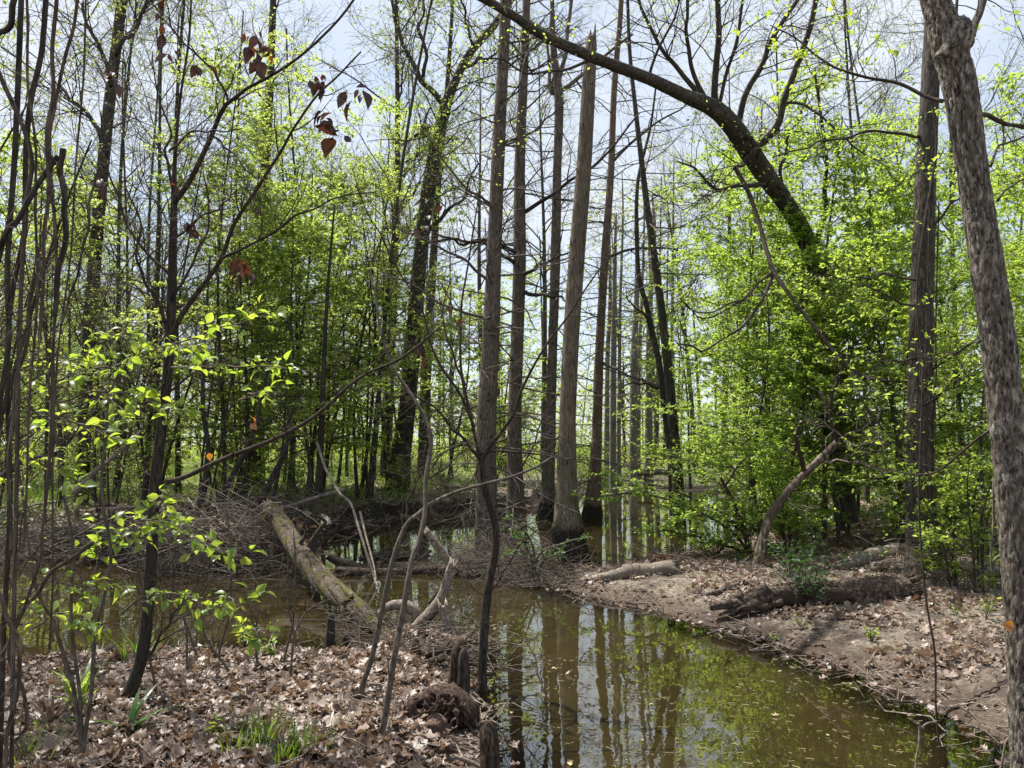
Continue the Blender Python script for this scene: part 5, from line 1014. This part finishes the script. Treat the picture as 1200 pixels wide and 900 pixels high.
# one thin vine dangling before the right bank
for l, d, lab in (([(1093, 120), (1098, 165), (1092, 215), (1086, 250), (1078, 300), (1074, 360), (1080, 430), (1078, 520), (1076, 600), (1083, 700), (1094, 767), (1097, 833), (1104, 905)], 5., 'thin dark vine dangling down before the vine clad tree to the water'), ([(1185, 862), (1178, 875), (1172, 900), (1168, 925)], 4.3, 'pale broken reed at the foot of the scaly trunk'), ([(1070, 842), (1078, 852), (1076, 872), (1070, 902)], 4.6, 'pale forked twig standing out of the water'), ([(1196, 640), (1168, 655), (1162, 672), (1160, 640), (1165, 560)], 4.2, 'pale loose stem curling beside the scaly trunk')):
    p, r = trace(l, d, (2.6, 2.2), 60, .02); root = thing('hanging_vine' if d == 5. else 'dead_reed', lab, 'dead plant', p[-1]); m_ = MB(); tubes(m_, p, r, 6); m_.build('stem', M['darktwig'] if d == 5. else M['paletwig'], root)
    if d == 4.6: add_limb(root, [(1078, 855), (1086, 848), (1098, 845)], d, (2.2, 1.4), M['paletwig'])

# ------------------------------------------------------------------ grass tufts, seedlings, small green plants
def blades(x, y, n_, hpx, wpx, label, spread=.5, rad_=.05, name='grass_tuft', mat='grass', group=None, arch=.5):
    h = hit(x, y); d = h[1]; root = thing(name, label, 'grass' if name == 'grass_tuft' else 'plant', h, group); m_ = MB(); s = np.linspace(0, 1, 7)
    for _ in range(n_):
        a_ = rng.uniform(0, 6.28); o_ = np.array([math.cos(a_), math.sin(a_), 0]); q0 = h + o_ * rad_ * rng.random(); q0[2] = float(gz(q0[0], q0[1])) - .01; L_ = hpx * d / F * rng.uniform(.5, 1.15); lean = spread * rng.uniform(.3, 1.2)
        c = q0 + np.array([0, 0, 1]) * (s * L_ * (1 - .3 * arch * s * lean))[:, None] + o_ * (lean * L_ * s ** 2)[:, None]; side = np.array([-o_[1], o_[0], 0]); wd = wpx * .5 * d / F * np.array([.7, .95, 1, .95, .8, .5, .03])
        n0 = np.cross(side, o_); v = np.concatenate([c - side * wd[:, None], c, c + side * wd[:, None]]); v[7:14] -= o_ * wd[:, None] * .4
        m_.add(v, [(j, j + 1, 8 + j, 7 + j) for j in range(6)] + [(7 + j, 8 + j, 15 + j, 14 + j) for j in range(6)], None, np.full(21, rng.random()))
    m_.build('blades', M[mat], root)
for x, y, n_, hp, lab in ((275, 880, 36, 40, 'green grass tuft in the leaf litter at the lower left, widest of them'), (310, 872, 40, 48, 'tall green grass tuft in the middle of the near leaf bank'), (350, 885, 34, 46, 'green grass tuft on the near leaf bank towards the knees'), (330, 895, 36, 40, 'grass tuft nearest the bottom edge on the leaf bank'), (372, 872, 14, 30, 'small thin grass tuft by the thin saplings'), (30, 890, 30, 36, 'grass tuft at the bottom left corner beneath the vines'), (45, 862, 18, 34, 'thin grass tuft among the vines at the lower left'), (160, 770, 24, 36, 'bright grass tuft at the edge of the left pool behind the crooked sapling'), (112, 768, 14, 22, 'small grass tuft at the water edge beside the black stub')):
    blades(x, y, int(n_ * 1.6), hp * .9, 1.6, lab, .55, .16)
blades(92, 832, 14, 66, 6, 'strappy iris like plant with long arching leaves on the leaf bank', .8, .05, 'strap_leaf_plant', 'leaf_left'); blades(150, 862, 7, 44, 7, 'low plant with broad arching blades at the foot of the crooked sapling', 1.3, .03, 'strap_leaf_plant', 'feather'); blades(60, 850, 10, 50, 5, 'withered strappy plant below the shrub at the lower left', 1.0, .05, 'strap_leaf_plant', 'dead')
def plantlet(x, y, hpx, n_, lab, mat='leaf_near', ls=.035, name='seedling', wide=.6, group=None):
    h = hit(x, y); d = h[1]; root = thing(name, lab, 'plant', h, group); m_ = MB(); lb = MB(); S0 = []
    for _ in range(max(3, n_ // 5)):
        a_ = rng.uniform(0, 6.28); s = np.linspace(0, 1, 7)[:, None]; L_ = hpx * d / F * rng.uniform(.6, 1.1); S0.append(h + [0, 0, -.02] + s * [0, 0, L_] + s ** 1.4 * np.array([math.cos(a_), math.sin(a_), 0]) * L_ * wide * rng.uniform(.3, 1))
    S0 = np.array(S0); tubes(m_, S0, np.tile(np.linspace(.004, .0015, 7), (len(S0), 1)), 5); q, qr = spawn(S0, np.tile(np.linspace(.004, .0015, 7), (len(S0), 1)), 5, .3, 1, hpx * d / F * .35, 55, npts=4, rmin=.001, flat=.4); tubes(m_, q, qr, 3)
    pos, tan = along(q, max(1, n_ // (len(q)) + 1), .3, 1); leaves(lb, pos, tan, ls, fine=ls < .05, up=1.2); m_.build('stems', M['darktwig'], root); lb.build('leaves', M[mat], root)
plantlet(1022, 752, 20, 26, 'small bright green seedling alone on the bare mud of the right bank'); plantlet(940, 738, 18, 14, 'tiny green seedling on the mud just below the rotten log'); plantlet(908, 752, 12, 10, 'tiny seedling close to the water edge on the right bank'); plantlet(1155, 728, 36, 26, 'sparse green seedling in front of the grey log by the scaly trunk'); plantlet(1120, 722, 20, 12, 'faint seedling among the leaves right of the rotten log')
plantlet(945, 712, 62, 190, 'small bush of dark glossy leaves growing before the rotten log', 'evergreen', .05, 'dark_leaf_bush', .9); plantlet(925, 672, 40, 120, 'low dark green bush behind the rotten log', 'evergreen', .06, 'dark_leaf_bush', 1.2); plantlet(930, 645, 50, 150, 'light green bush right of the pale leaning tree', 'leaf_right', .055, 'leafy_bush', 1.3); plantlet(838, 655, 46, 160, 'light green bush at the water edge on the tip of the right bank', 'leaf_right', .055, 'leafy_bush', 1.4)
plantlet(288, 768, 46, 40, 'pale green weed with upright leaves at the edge of the left pool', 'leaf_near', .034, 'weed', .4); plantlet(310, 772, 24, 26, 'small round leaved weed beside the upright one at the pool edge', 'leaf_near', .04, 'weed', .6); plantlet(258, 862, 22, 14, 'small broad leaved weed in the leaf litter', 'leaf_near', .045, 'weed', .6); plantlet(498, 838, 20, 14, 'little green sprout among the knees', 'leaf_near', .03, 'weed'); plantlet(570, 808, 22, 10, 'little sprout at the foot of the centre sapling', 'leaf_near', .03, 'weed')
# feathery cypress sprays reaching over the water
root = thing('cypress_seedling', 'young cypress with feathery light green sprays beside the snag', 'sapling', [*P(628, 672, 11.)[:2], .0])
m_ = MB(); lb = MB()
for l in ([(628, 676), (622, 650), (612, 632), (600, 622)], [(628, 676), (632, 650), (650, 640), (675, 632), (694, 628)], [(628, 676), (625, 640), (612, 618), (590, 606)], [(628, 676), (640, 655), (660, 648)], [(625, 650), (610, 645), (592, 650)]):
    p, r = trace(l, (11., 10.6), (3, 1.2), 24, .03); tubes(m_, p, r, 5); q, qr = spawn(p[None], r[None], 14, .25, 1, .22, 60, npts=5, rmin=.0015, flat=.7); tubes(m_, q, qr, 3)
    pos, tan = along(q, 16, .1, 1); leaves(lb, pos, tan, .035, wid=.12, spread=.7)
m_.build('stems', M['twig'], root); lb.build('needles', M['feather'], root)
# big white floating leaf
m_ = MB(); litter(m_, np.array([[*G(665, 790)[:2], .02]]), .11, .4, np.array([.95])); o = m_.build('floating_leaf', M['dead']); tag(o, 'pale curled leaf floating alone on the dark water', 'leaf')
